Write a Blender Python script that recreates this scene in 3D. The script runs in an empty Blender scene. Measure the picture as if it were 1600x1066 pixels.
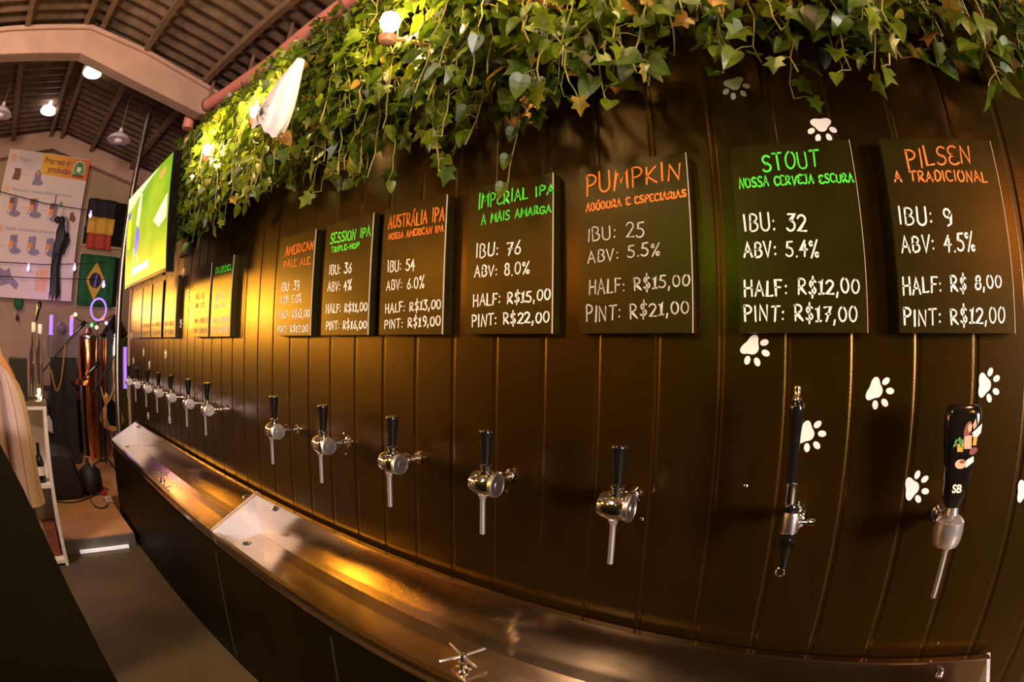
import bpy, math, random
from mathutils import Vector, Matrix
random.seed(11)
SC = bpy.context.scene
COL = SC.collection
PI = math.pi

# ------------------------------------------------------------------ camera
def cam_axes(yaw, pitch, roll):
    f = Vector((math.sin(yaw)*math.cos(pitch), math.cos(yaw)*math.cos(pitch), math.sin(pitch)))
    r = Vector((math.cos(yaw), -math.sin(yaw), 0.0))
    u = r.cross(f)
    c, s = math.cos(roll), math.sin(roll)
    return c*r + s*u, -s*r + c*u, f
CAM_POS = Vector((0.0, -1.07, 1.50))
R_, U_, F_ = cam_axes(-0.5998, 0.0217, 0.0181)
cam = bpy.data.cameras.new('camera')
cam.type = 'PANO'
cam.sensor_fit = 'HORIZONTAL'
cam.sensor_width = 36.0
cam.sensor_height = 24.0
cam.clip_start = 0.01
tgt = cam.cycles if hasattr(cam, 'cycles') and hasattr(cam.cycles, 'panorama_type') else cam
tgt.panorama_type = 'FISHEYE_EQUISOLID'
tgt.fisheye_lens = 811.1/1600*36.0
tgt.fisheye_fov = math.radians(200)
cam_ob = bpy.data.objects.new('camera', cam)
COL.objects.link(cam_ob)
cam_ob.matrix_world = Matrix(((R_.x, U_.x, -F_.x, CAM_POS.x), (R_.y, U_.y, -F_.y, CAM_POS.y), (R_.z, U_.z, -F_.z, CAM_POS.z), (0, 0, 0, 1)))
SC.camera = cam_ob

# ------------------------------------------------------------------ world, lights, exposure
w = bpy.data.worlds.new('world'); SC.world = w; w.use_nodes = True
w.node_tree.nodes['Background'].inputs[0].default_value = (1.0, 0.54, 0.13, 1)
w.node_tree.nodes['Background'].inputs[1].default_value = 0.035
SC.view_settings.view_transform = 'Standard'
SC.view_settings.look = 'None'
SC.view_settings.gamma = 1.0
SC.view_settings.use_curve_mapping = False
SC.view_settings.exposure = 0.0

def area(name, loc, aim, size, power, color):
    l = bpy.data.lights.new(name, 'AREA'); l.shape = 'DISK'; l.size = size; l.energy = power; l.color = color
    o = bpy.data.objects.new(name, l); COL.objects.link(o); o.location = loc
    o.rotation_euler = (Vector(aim) - Vector(loc)).to_track_quat('-Z', 'Y').to_euler()
    return o
def point(name, loc, power, color, radius=0.03):
    l = bpy.data.lights.new(name, 'POINT'); l.energy = power; l.color = color; l.shadow_soft_size = radius
    o = bpy.data.objects.new(name, l); COL.objects.link(o); o.location = loc
    return o
def spot(name, loc, aim, power, color, angle, blend, radius):
    l = bpy.data.lights.new(name, 'SPOT'); l.energy = power; l.color = color; l.shadow_soft_size = radius
    l.spot_size = math.radians(angle); l.spot_blend = blend
    o = bpy.data.objects.new(name, l); COL.objects.link(o); o.location = loc
    o.rotation_euler = (Vector(aim) - Vector(loc)).to_track_quat('-Z', 'Y').to_euler()
    return o
area('bar_side_light', (3.3, -2.3, 1.8), (-0.7, 0, 1.35), 0.9, 300, (1.0, 0.85, 0.80))
area('hall_ceiling_light', (-1.7, -2.9, 3.4), (-4.6, -1.0, 1.2), 0.9, 105, (1.0, 0.78, 0.66))
area('roof_fill_light', (1.2, -1.6, 3.2), (-4.0, -0.4, 4.1), 0.5, 42, (1.0, 0.50, 0.30))  # added fill that grazes the roof sheets, no fixture of the hall
# warm and coloured spotlights of the bar and the stage, turned to the tap wall
spot('counter_lamp_gold', (-2.45, -1.75, 2.05), (-0.93, 0, 1.7), 42, (1.0, 0.43, 0.035), 50, 0.8, 0.10)
spot('counter_lamp_gold', (-1.50, -1.85, 2.05), (-0.55, 0, 1.7), 22, (1.0, 0.43, 0.035), 40, 0.8, 0.06)
spot('hall_lamp_gold', (-5.2, -1.85, 1.95), (-1.9, 0, 1.72), 190, (1.0, 0.43, 0.035), 34, 0.8, 0.12)
spot('stage_lamp_gold', (-6.9, -1.75, 2.0), (-2.6, 0, 1.72), 300, (1.0, 0.43, 0.035), 30, 0.8, 0.13)
spot('stage_lamp_gold', (-7.3, -1.10, 1.95), (-3.6, 0, 1.72), 130, (1.0, 0.43, 0.035), 30, 0.8, 0.12)
spot('counter_lamp_orange', (1.15, -1.6, 2.1), (0.5, 0, 1.7), 32, (1.0, 0.36, 0.03), 60, 0.8, 0.09)
spot('party_lamp_green', (-0.55, -1.75, 2.05), (-0.18, 0, 1.7), 9, (0.30, 1.0, 0.0), 40, 0.9, 0.09)
spot('trough_lamp_gold', (-3.3, -1.6, 1.68), (-1.4, -0.1, 0.70), 75, (1.0, 0.45, 0.04), 44, 0.8, 0.10)
spot('trough_lamp_gold', (-2.75, -1.72, 1.85), (-1.15, -0.1, 0.70), 55, (1.0, 0.45, 0.04), 40, 0.8, 0.08)
spot('stage_fill_warm', (-4.7, -1.5, 3.3), (-4.7, -0.62, 0.1), 110, (1.0, 0.72, 0.46), 46, 0.9, 0.10)  # added fill to brighten the stage front, not a known lamp
point('stage_light_purple', (-6.75, -0.78, 1.9), 6, (0.5, 0.2, 1.0), 0.06)

# ------------------------------------------------------------------ materials
def mat(name, col, rough=0.5, metal=0.0, noise=0.0, nscale=8.0, emit=None, estr=0.0, bump=0.0, bscale=60.0, spec=None, trans=0.0, tint=None):
    m = bpy.data.materials.new(name); m.use_nodes = True
    nt = m.node_tree; b = nt.nodes['Principled BSDF']
    b.inputs['Base Color'].default_value = (*col, 1)
    b.inputs['Roughness'].default_value = rough
    b.inputs['Metallic'].default_value = metal
    if spec is not None: b.inputs['Specular IOR Level'].default_value = spec
    if tint: b.inputs['Specular Tint'].default_value = (*tint, 1)
    if trans: b.inputs['Transmission Weight'].default_value = trans
    if emit:
        b.inputs['Emission Color'].default_value = (*emit, 1); b.inputs['Emission Strength'].default_value = estr
    tc = nt.nodes.new('ShaderNodeTexCoord')
    if noise > 0:
        n = nt.nodes.new('ShaderNodeTexNoise'); n.inputs['Scale'].default_value = nscale; n.inputs['Detail'].default_value = 4
        r = nt.nodes.new('ShaderNodeValToRGB')
        r.color_ramp.elements[0].position = 0.3; r.color_ramp.elements[1].position = 0.72
        r.color_ramp.elements[0].color = (*[max(0, c*(1-noise)) for c in col], 1)
        r.color_ramp.elements[1].color = (*[min(1, c*(1+noise)) for c in col], 1)
        nt.links.new(tc.outputs['Object'], n.inputs['Vector']); nt.links.new(n.outputs['Fac'], r.inputs['Fac'])
        nt.links.new(r.outputs['Color'], b.inputs['Base Color'])
    if bump > 0:
        n2 = nt.nodes.new('ShaderNodeTexNoise'); n2.inputs['Scale'].default_value = bscale; n2.inputs['Detail'].default_value = 5
        bp = nt.nodes.new('ShaderNodeBump'); bp.inputs['Strength'].default_value = bump; bp.inputs['Distance'].default_value = 0.004
        nt.links.new(tc.outputs['Object'], n2.inputs['Vector']); nt.links.new(n2.outputs['Fac'], bp.inputs['Height'])
        nt.links.new(bp.outputs['Normal'], b.inputs['Normal'])
    return m

M = {}
M['wall'] = mat('wall_brown_paint', (0.0115, 0.0052, 0.0004), 0.29, 0, 0.25, 3.0, bump=0.08, bscale=220, spec=0.45, tint=(1.0, 0.56, 0.13))
M['board'] = mat('chalkboard_black', (0.013, 0.0095, 0.0015), 0.34, 0, 0.2, 12, bump=0.05, bscale=90, spec=0.32, tint=(1.0, 0.66, 0.18))
M['board_edge'] = mat('chalkboard_pale_edge', (0.50, 0.40, 0.29), 0.5, 0, 0.1, 30)
M['chalk_white'] = mat('chalk_white', (0.86, 0.80, 0.72), 0.8, 0, 0.10, 90)
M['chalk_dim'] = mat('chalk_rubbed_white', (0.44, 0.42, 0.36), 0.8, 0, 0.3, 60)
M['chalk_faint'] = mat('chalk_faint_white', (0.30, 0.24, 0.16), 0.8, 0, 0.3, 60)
M['chalk_orange'] = mat('chalk_orange', (0.95, 0.20, 0.02), 0.75, 0, 0.15, 80)
M['chalk_green'] = mat('chalk_green', (0.08, 0.80, 0.04), 0.75, 0, 0.15, 80)
M['sticker'] = mat('sticker_white_vinyl', (0.82, 0.76, 0.70), 0.45, 0, 0.03, 40)
M['chrome'] = mat('chrome', (0.80, 0.76, 0.74), 0.09, 1.0, 0.04, 30)
M['chrome_worn'] = mat('brushed_chrome', (0.66, 0.62, 0.60), 0.32, 1.0, 0.15, 70, bump=0.1, bscale=300)
M['gold'] = mat('polished_gold', (0.85, 0.62, 0.34), 0.15, 1.0, 0.06, 30)
M['spout'] = mat('spout_steel', (0.85, 0.80, 0.78), 0.18, 0.86, 0.04, 30)
M['black_gloss'] = mat('black_gloss_plastic', (0.006, 0.005, 0.004), 0.12, 0, 0.1, 10)
M['black_matte'] = mat('black_matte', (0.012, 0.009, 0.006), 0.6, 0, 0.2, 14)
M['black_panel'] = mat('black_panel', (0.005, 0.0034, 0.0005), 0.5, 0, 0.3, 4, spec=0.14, tint=(1.0, 0.7, 0.3))
M['bar_wood'] = mat('dark_bar_laminate', (0.0028, 0.0020, 0.0003), 0.85, 0, 0.25, 5, spec=0.03)
M['leaf_stem'] = mat('ivy_stem', (0.20, 0.17, 0.03), 0.6, 0, 0.4, 25)
M['white_cloth'] = mat('white_cloth', (0.60, 0.56, 0.55), 0.9, 0, 0.08, 30, bump=0.4, bscale=35)
M['concrete'] = mat('beam_concrete', (0.46, 0.27, 0.18), 0.85, 0, 0.12, 5, bump=0.2, bscale=40)
M['back_plaster'] = mat('plaster_beige', (0.36, 0.23, 0.12), 0.85, 0, 0.14, 2.5, bump=0.25, bscale=50)
M['roof'] = mat('roof_sheet_brown', (0.13, 0.068, 0.032), 0.6, 0.0, 0.35, 9)
M['purlin'] = mat('purlin_brown', (0.20, 0.11, 0.05), 0.7, 0, 0.2, 8)
M['pipe'] = mat('pipe_coral', (0.72, 0.24, 0.16), 0.5, 0, 0.08, 6)
M['floor'] = mat('floor_grey_brown', (0.10, 0.066, 0.027), 0.5, 0, 0.2, 3, bump=0.12, bscale=40)
M['stage'] = mat('stage_terracotta', (0.60, 0.29, 0.12), 0.42, 0, 0.12, 6, bump=0.25, bscale=90)
M['stage_edge'] = mat('stage_edge_grey', (0.16, 0.15, 0.15), 0.5, 0, 0.15, 6)
M['white_paint'] = mat('shelf_white', (0.82, 0.74, 0.66), 0.5, 0, 0.05, 8)
M['poster'] = mat('poster_white', (0.70, 0.52, 0.44), 0.6, 0, 0.03, 3)
M['ink'] = mat('poster_dark_ink', (0.10, 0.06, 0.05), 0.6, 0, 0.1, 20)
M['ink_brown'] = mat('poster_brown', (0.20, 0.05, 0.025), 0.6, 0, 0.15, 20)
M['ink_orange'] = mat('poster_orange', (0.80, 0.25, 0.02), 0.6, 0, 0.12, 12)
M['ink_peach'] = mat('poster_peach', (0.76, 0.38, 0.22), 0.6, 0, 0.1, 12)
M['ink_purple'] = mat('poster_grey_purple', (0.24, 0.17, 0.24), 0.6, 0, 0.2, 16)
M['ink_green'] = mat('poster_green', (0.08, 0.30, 0.07), 0.6, 0, 0.2, 16)
M['ink_cream'] = mat('poster_cream', (0.82, 0.74, 0.58), 0.6, 0, 0.1, 16)
M['flag_black'] = mat('flag_black', (0.018, 0.014, 0.010), 0.85, 0, 0.2, 20)
M['flag_yellow'] = mat('flag_yellow', (0.62, 0.33, 0.03), 0.85, 0, 0.1, 20)
M['flag_red'] = mat('flag_red', (0.42, 0.045, 0.015), 0.85, 0, 0.1, 20)
M['flag_green'] = mat('flag_green', (0.012, 0.10, 0.02), 0.85, 0, 0.15, 20)
M['flag_blue'] = mat('flag_dark_blue', (0.015, 0.016, 0.05), 0.85, 0, 0.15, 20)
M['glass_dark'] = mat('dark_window_glass', (0.012, 0.010, 0.006), 0.15, 0, 0.2, 4)
M['frame'] = mat('window_frame_paint', (0.36, 0.24, 0.14), 0.6, 0, 0.1, 10)
M['glass'] = mat('clear_glass', (0.95, 0.92, 0.88), 0.03, 0, 0.02, 10, trans=1.0)
M['skin'] = mat('skin', (0.30, 0.12, 0.05), 0.55, 0, 0.12, 18)
M['hair'] = mat('hair_dark', (0.012, 0.008, 0.005), 0.5, 0, 0.3, 40)
M['shoe'] = mat('shoe_dark', (0.02, 0.015, 0.01), 0.5, 0, 0.2, 20)
M['copper'] = mat('copper', (0.85, 0.34, 0.13), 0.2, 1.0, 0.12, 12)
M['steel_tank'] = mat('tank_steel', (0.62, 0.56, 0.52), 0.2, 1.0, 0.1, 6)
M['pole'] = mat('pole_steel', (0.40, 0.32, 0.26), 0.3, 1.0, 0.1, 6)
M['purple_grey'] = mat('case_purple_grey', (0.20, 0.13, 0.14), 0.6, 0, 0.1, 8)
M['guitar'] = mat('guitar_sunburst', (0.55, 0.24, 0.07), 0.25, 0, 0.4, 3)
M['yellow_cable'] = mat('cable_yellow', (0.45, 0.24, 0.03), 0.5, 0, 0.1, 20)
M['red'] = mat('red_plastic', (0.55, 0.03, 0.02), 0.4, 0, 0.1, 20)
M['blue'] = mat('blue_plastic', (0.05, 0.08, 0.5), 0.4, 0, 0.1, 20)
M['terracotta'] = mat('lamp_bracket_copper', (0.62, 0.26, 0.12), 0.45, 0, 0.15, 20)
M['lamp_white'] = mat('pendant_enamel', (0.70, 0.58, 0.58), 0.4, 0, 0.05, 10)
def emis(name, col, s):
    m = mat(name, tuple(min(1, c) for c in col), 0.5, emit=col, estr=s); return m
M['bulb'] = emis('warm_bulb_glow', (1.0, 0.66, 0.30), 60)
M['highbay'] = emis('high_bay_glow', (1.0, 0.92, 0.88), 4)
M['purple_glow'] = emis('purple_bulb_glow', (0.55, 0.35, 1.0), 3.0)
M['tube_glow'] = emis('purple_tube_glow', (0.38, 0.20, 1.0), 1.1)
M['green_glow'] = emis('green_party_glow', (0.1, 0.9, 0.2), 2.5)
M['red_glow'] = emis('red_party_glow', (1.0, 0.12, 0.04), 2.5)
M['warm_glow'] = emis('warm_party_glow', (1.0, 0.75, 0.4), 4)
M['led_white'] = emis('white_led_glow', (0.95, 0.85, 0.85), 0.5)
M['tv_blue'] = emis('screen_blue', (0.02, 0.05, 0.75), 0.9)
M['tv_white'] = emis('screen_white', (0.75, 0.75, 0.45), 0.85)
M['tv_yellow'] = emis('screen_yellow', (0.95, 0.72, 0.02), 0.9)
M['tv_red'] = emis('screen_red', (0.95, 0.25, 0.08), 0.9)
M['tv_glare'] = emis('screen_lamp_glare', (1.0, 0.95, 0.55), 1.6)  # reflection of a lamp in the screen, painted as a glow

def ramp_mix(m, build):
    nt = m.node_tree; build(nt, nt.nodes['Principled BSDF'], nt.links); return m

# leaf materials: a colour per leaf, veins along the leaf
def leaf_mat(name, cols):
    m = mat(name, cols[0], 0.36)
    def b(nt, p, L):
        g = nt.nodes.new('ShaderNodeNewGeometry')
        r = nt.nodes.new('ShaderNodeValToRGB'); r.color_ramp.interpolation = 'LINEAR'
        els = r.color_ramp.elements
        els[0].color = (*cols[0], 1); els[1].color = (*cols[-1], 1); els[0].position = 0; els[1].position = 1
        for i, c in enumerate(cols[1:-1]):
            e = els.new((i+1)/(len(cols)-1)); e.color = (*c, 1)
        L.new(g.outputs['Random Per Island'], r.inputs['Fac'])
        tc = nt.nodes.new('ShaderNodeTexCoord')
        n = nt.nodes.new('ShaderNodeTexNoise'); n.inputs['Scale'].default_value = 55; n.inputs['Detail'].default_value = 3
        L.new(tc.outputs['Object'], n.inputs['Vector'])
        mx = nt.nodes.new('ShaderNodeMix'); mx.data_type = 'RGBA'; mx.blend_type = 'MULTIPLY'
        rr = nt.nodes.new('ShaderNodeValToRGB'); rr.color_ramp.elements[0].position = 0.35; rr.color_ramp.elements[1].position = 0.65
        rr.color_ramp.elements[0].color = (0.62, 0.66, 0.55, 1); rr.color_ramp.elements[1].color = (1.2, 1.15, 1.0, 1)
        L.new(n.outputs['Fac'], rr.inputs['Fac'])
        mx.inputs[0].default_value = 1.0
        L.new(r.outputs['Color'], mx.inputs[6]); L.new(rr.outputs['Color'], mx.inputs[7])
        L.new(mx.outputs[2], p.inputs['Base Color'])
        tr = nt.nodes.new('ShaderNodeBsdfTranslucent'); L.new(mx.outputs[2], tr.inputs['Color'])
        ms = nt.nodes.new('ShaderNodeMixShader'); ms.inputs[0].default_value = 0.42
        out = nt.nodes['Material Output']
        L.new(p.outputs[0], ms.inputs[1]); L.new(tr.outputs[0], ms.inputs[2]); L.new(ms.outputs[0], out.inputs['Surface'])
    return ramp_mix(m, b)
M['leaf'] = leaf_mat('ivy_leaf_green', [(0.030, 0.062, 0.002), (0.060, 0.105, 0.003), (0.100, 0.145, 0.005), (0.040, 0.078, 0.002), (0.150, 0.190, 0.010), (0.072, 0.118, 0.004)])
M['leaf_dry'] = leaf_mat('ivy_leaf_yellowed', [(0.35, 0.21, 0.021), (0.252, 0.224, 0.028), (0.385, 0.168, 0.028), (0.28, 0.266, 0.042)])

def steel_brushed(name, col, rough):
    m = mat(name, col, rough, 1.0)
    def b(nt, p, L):
        tc = nt.nodes.new('ShaderNodeTexCoord'); mp = nt.nodes.new('ShaderNodeMapping')
        mp.inputs['Scale'].default_value = (1.5, 160, 160)
        n = nt.nodes.new('ShaderNodeTexNoise'); n.inputs['Scale'].default_value = 3; n.inputs['Detail'].default_value = 4
        L.new(tc.outputs['Object'], mp.inputs['Vector']); L.new(mp.outputs['Vector'], n.inputs['Vector'])
        n2 = nt.nodes.new('ShaderNodeTexNoise'); n2.inputs['Scale'].default_value = 5; n2.inputs['Detail'].default_value = 6
        L.new(tc.outputs['Object'], n2.inputs['Vector'])
        ad = nt.nodes.new('ShaderNodeMath'); ad.operation = 'ADD'
        L.new(n.outputs['Fac'], ad.inputs[0]); L.new(n2.outputs['Fac'], ad.inputs[1])
        mr = nt.nodes.new('ShaderNodeMapRange'); mr.inputs[1].default_value = 0.6; mr.inputs[2].default_value = 1.4
        mr.inputs[3].default_value = rough*0.7; mr.inputs[4].default_value = rough*1.5
        L.new(ad.outputs[0], mr.inputs[0]); L.new(mr.outputs[0], p.inputs['Roughness'])
        bp = nt.nodes.new('ShaderNodeBump'); bp.inputs['Strength'].default_value = 0.035; bp.inputs['Distance'].default_value = 0.003
        L.new(n2.outputs['Fac'], bp.inputs['Height']); L.new(bp.outputs['Normal'], p.inputs['Normal'])
    return ramp_mix(m, b)
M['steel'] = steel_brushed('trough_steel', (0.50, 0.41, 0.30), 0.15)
M['steel_end_lit'] = steel_brushed('trough_end_steel_lit', (0.92, 0.88, 0.92), 0.5)  # paler copy of the trough steel, white side light put into its colour

def stripes(name, col, dark, axis, period, width):
    m = mat(name, col, 0.9, bump=0.3, bscale=160)
    def b(nt, p, L):
        tc = nt.nodes.new('ShaderNodeTexCoord'); sx = nt.nodes.new('ShaderNodeSeparateXYZ')
        L.new(tc.outputs['UV'], sx.inputs[0])
        mul = nt.nodes.new('ShaderNodeMath'); mul.operation = 'MULTIPLY'; mul.inputs[1].default_value = 1.0/period
        L.new(sx.outputs[axis], mul.inputs[0])
        fr = nt.nodes.new('ShaderNodeMath'); fr.operation = 'FRACT'; L.new(mul.outputs[0], fr.inputs[0])
        lt = nt.nodes.new('ShaderNodeMath'); lt.operation = 'LESS_THAN'; lt.inputs[1].default_value = width
        L.new(fr.outputs[0], lt.inputs[0])
        mx = nt.nodes.new('ShaderNodeMix'); mx.data_type = 'RGBA'
        mx.inputs[6].default_value = (*col, 1); mx.inputs[7].default_value = (*dark, 1)
        L.new(lt.outputs[0], mx.inputs[0]); L.new(mx.outputs[2], p.inputs['Base Color'])
    return ramp_mix(m, b)
M['shirt'] = stripes('tan_striped_cloth', (0.37, 0.25, 0.205), (0.04, 0.02, 0.015), 0, 1/8.0, 0.055)

def tv_field():
    m = mat('screen_green_field', (0.2, 0.5, 0.02), 0.3)
    def b(nt, p, L):
        tc = nt.nodes.new('ShaderNodeTexCoord')
        n = nt.nodes.new('ShaderNodeTexNoise'); n.inputs['Scale'].default_value = 2.6; n.inputs['Detail'].default_value = 1.5
        r = nt.nodes.new('ShaderNodeValToRGB'); e = r.color_ramp.elements
        e[0].position = 0.38; e[0].color = (0.26, 0.55, 0.004, 1); e[1].position = 0.62; e[1].color = (0.55, 0.74, 0.006, 1)
        L.new(tc.outputs['Object'], n.inputs['Vector']); L.new(n.outputs['Fac'], r.inputs['Fac'])
        L.new(r.outputs['Color'], p.inputs['Emission Color']); p.inputs['Emission Strength'].default_value = 0.9
        p.inputs['Base Color'].default_value = (0.01, 0.01, 0.01, 1)
    return ramp_mix(m, b)
M['tv_field'] = tv_field()
def poster_head():
    m = mat('poster_header_orange', (0.8, 0.3, 0.02), 0.6)
    def b(nt, p, L):
        tc = nt.nodes.new('ShaderNodeTexCoord'); sx = nt.nodes.new('ShaderNodeSeparateXYZ')
        L.new(tc.outputs['Generated'], sx.inputs[0])
        r = nt.nodes.new('ShaderNodeValToRGB'); e = r.color_ramp.elements
        e[0].position = 0; e[0].color = (0.80, 0.42, 0.015, 1); e[1].position = 1; e[1].color = (0.62, 0.11, 0.015, 1)
        L.new(sx.outputs[1], r.inputs['Fac']); L.new(r.outputs['Color'], p.inputs['Base Color'])
    return ramp_mix(m, b)
M['poster_head'] = poster_head()

# ------------------------------------------------------------------ mesh helpers
ORG = {}
def origin(o):
    return ORG.get(o.name, Vector((0, 0, 0)))
def perp(d):
    d = d.normalized()
    a = Vector((0, 0, 1)) if abs(d.z) < 0.9 else Vector((1, 0, 0))
    u = d.cross(a).normalized(); return u, d.cross(u).normalized()

class MB:
    def __init__(s): s.v = []; s.f = []; s.mi = []; s.uv = {}; s.cur = 0
    def add(s, vs, fs):
        n = len(s.v); s.v += [tuple(v) for v in vs]
        for f in fs: s.f.append(tuple(i+n for i in f)); s.mi.append(s.cur)
        return n
    def box(s, x0, x1, y0, y1, z0, z1):
        s.add([(x0,y0,z0),(x1,y0,z0),(x1,y1,z0),(x0,y1,z0),(x0,y0,z1),(x1,y0,z1),(x1,y1,z1),(x0,y1,z1)],
              [(0,3,2,1),(4,5,6,7),(0,1,5,4),(1,2,6,5),(2,3,7,6),(3,0,4,7)]); return s
    def bar(s, p, q, wu, wv, up=(0,0,1)):
        p, q = Vector(p), Vector(q); d = (q-p).normalized(); u = d.cross(Vector(up)).normalized(); v = u.cross(d).normalized()
        c = [(-1,-1),(1,-1),(1,1),(-1,1)]
        s.add([e + u*a*wu/2 + v*b*wv/2 for e in (p, q) for a, b in c],
              [(0,3,2,1),(4,5,6,7),(0,1,5,4),(1,2,6,5),(2,3,7,6),(3,0,4,7)]); return s
    def lathe(s, prof, org=(0,0,0), ax=(0,0,1), n=24, sx=1.0, sy=1.0, caps=True):
        org = Vector(org); ax = Vector(ax).normalized(); u, v = perp(ax)
        vs = []; fs = []
        for r, h in prof:
            for k in range(n):
                a = 2*PI*k/n; vs.append(org + ax*h + u*r*math.cos(a)*sx + v*r*math.sin(a)*sy)
        for i in range(len(prof)-1):
            for k in range(n):
                k2 = (k+1) % n; fs.append((i*n+k, i*n+k2, (i+1)*n+k2, (i+1)*n+k))
        if caps:
            fs.append(tuple(range(n))[::-1]); fs.append(tuple((len(prof)-1)*n+k for k in range(n)))
        s.add(vs, fs); return s
    def tube(s, pts, r, n=8, caps=True):
        pts = [Vector(p) for p in pts]; rs = r if isinstance(r, (list, tuple)) else [r]*len(pts)
        vs = []; fs = []; u = None
        for i, p in enumerate(pts):
            d = (pts[min(i+1, len(pts)-1)] - pts[max(i-1, 0)]).normalized()
            if u is None: u, v = perp(d)
            else:
                u = (u - d*u.dot(d)); u = u.normalized() if u.length > 1e-6 else perp(d)[0]; v = d.cross(u)
            for k in range(n):
                a = 2*PI*k/n; vs.append(p + (u*math.cos(a) + v*math.sin(a))*rs[i])
        for i in range(len(pts)-1):
            for k in range(n):
                k2 = (k+1) % n; fs.append((i*n+k, i*n+k2, (i+1)*n+k2, (i+1)*n+k))
        if caps: fs.append(tuple(range(n))[::-1]); fs.append(tuple((len(pts)-1)*n+k for k in range(n)))
        s.add(vs, fs); return s
    def ball(s, c, r, n=14, m=8, sc=(1,1,1)):
        prof = [(max(1e-4, r*math.sin(PI*i/m)), -r*math.cos(PI*i/m)) for i in range(m+1)]
        n0 = len(s.v); s.lathe(prof, (0,0,0), (0,0,1), n, caps=False)
        for i in range(n0, len(s.v)):
            p = s.v[i]; s.v[i] = (c[0]+p[0]*sc[0], c[1]+p[1]*sc[1], c[2]+p[2]*sc[2])
        return s
    def prism(s, poly, fn0, fn1):
        """poly of 2-D points; fn0/fn1 map a point to the two end faces"""
        n = len(poly); vs = [fn0(*p) for p in poly] + [fn1(*p) for p in poly]
        s.add(vs, [tuple(range(n))[::-1], tuple(range(n, 2*n))] + [(k, (k+1) % n, n+(k+1) % n, n+k) for k in range(n)]); return s
    def loft(s, rings, caps=True, closed=True, uvs=False):
        n = len(rings[0]); vs = [p for r in rings for p in r]; fs = []
        base = len(s.f)
        kk = n if closed else n-1
        for i in range(len(rings)-1):
            for k in range(kk):
                k2 = (k+1) % n
                if uvs: s.uv[len(s.f)+len(fs)] = [(k/n, i/(len(rings)-1)), ((k+1)/n, i/(len(rings)-1)), ((k+1)/n, (i+1)/(len(rings)-1)), (k/n, (i+1)/(len(rings)-1))]
                fs.append((i*n+k, i*n+k2, (i+1)*n+k2, (i+1)*n+k))
        if caps: fs.append(tuple(range(n))[::-1]); fs.append(tuple((len(rings)-1)*n+k for k in range(n)))
        s.add(vs, fs); return s
    def build(s, name, m, parent=None, smooth=True, bevel=0.0, sub=0, kind=None, label=None, org=None):
        me = bpy.data.meshes.new(name)
        if parent is not None: off = origin(parent)
        elif org is not None: off = Vector(org)
        else: off = Vector((0, 0, 0))
        me.from_pydata([tuple(Vector(v) - off) for v in s.v], [], s.f)
        ms = m if isinstance(m, (list, tuple)) else [m]
        for x in ms: me.materials.append(M[x] if isinstance(x, str) else x)
        if len(ms) > 1: me.polygons.foreach_set('material_index', s.mi)
        if s.uv:
            ul = me.uv_layers.new(name='UVMap')
            for pi, p in enumerate(me.polygons):
                if pi in s.uv:
                    for li, c in zip(p.loop_indices, s.uv[pi]): ul.data[li].uv = c
        if smooth:
            me.polygons.foreach_set('use_smooth', [True]*len(me.polygons)); me.set_sharp_from_angle(angle=math.radians(38))
        me.update()
        o = bpy.data.objects.new(name, me); COL.objects.link(o)
        if bevel:
            b = o.modifiers.new('bevel', 'BEVEL'); b.width = bevel; b.segments = 2; b.limit_method = 'ANGLE'; b.angle_limit = math.radians(40)
        if sub:
            sm = o.modifiers.new('sub', 'SUBSURF'); sm.levels = sub; sm.render_levels = sub
        if parent is not None:
            o.parent = parent; ORG[o.name] = off.copy()
        else:
            o.location = off; ORG[o.name] = off.copy()
        if kind: o['kind'] = kind
        if label: o['label'] = label
        return o

def tag(o, label, cat, group=None):
    o['label'] = label; o['category'] = cat
    if group: o['group'] = group
    return o
def thing(name, label, cat, loc=(0, 0, 0), group=None):
    o = bpy.data.objects.new(name, None); COL.objects.link(o); o.location = loc; o.empty_display_size = 0.05
    ORG[o.name] = Vector(loc)
    return tag(o, label, cat, group)
def copy_tree(o, parent=None):
    c = o.copy(); COL.objects.link(c); ORG[c.name] = ORG.get(o.name, Vector((0, 0, 0)))
    if parent is not None: c.parent = parent
    for ch in list(o.children): copy_tree(ch, c)
    return c
def struct(mb, name, m, **k): return mb.build(name, m, kind='structure', **k)

# ------------------------------------------------------------------ room shell
XB = -7.6                      # gable wall behind the stage
fl = MB().box(XB, 3.2, -5.0, 3.0, -0.08, 0.0); struct(fl, 'floor', 'floor', smooth=False)
# ridged brown metal wall the taps are fixed to
WX0, WX1, WZ0, WZ1 = -4.86, 0.72, 0.0, 2.74
prof = [(WX0, 0.0)]
k0 = math.ceil((WX0 - 0.22)/0.1431)
for k in range(k0, 5):
    x = 0.22 + k*0.1431
    if x - 0.014 < WX0 + 0.002 or x + 0.014 > WX1: continue
    prof += [(x-0.010, 0.0), (x-0.007, 0.0005), (x-0.003, 0.0022), (x+0.003, 0.0022), (x+0.007, 0.0005), (x+0.010, 0.0)]
prof += [(WX1, 0.0), (WX1, 0.06), (WX0, 0.06)]
wl = MB().prism(prof, lambda x, y: (x, y, WZ0), lambda x, y: (x, y, WZ1)); struct(wl, 'wall_right', 'wall', smooth=False)
tr = MB().box(-4.90, -4.845, -0.012, 0.07, 0, 2.74); struct(tr, 'trim_1', 'frame', smooth=False)
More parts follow.
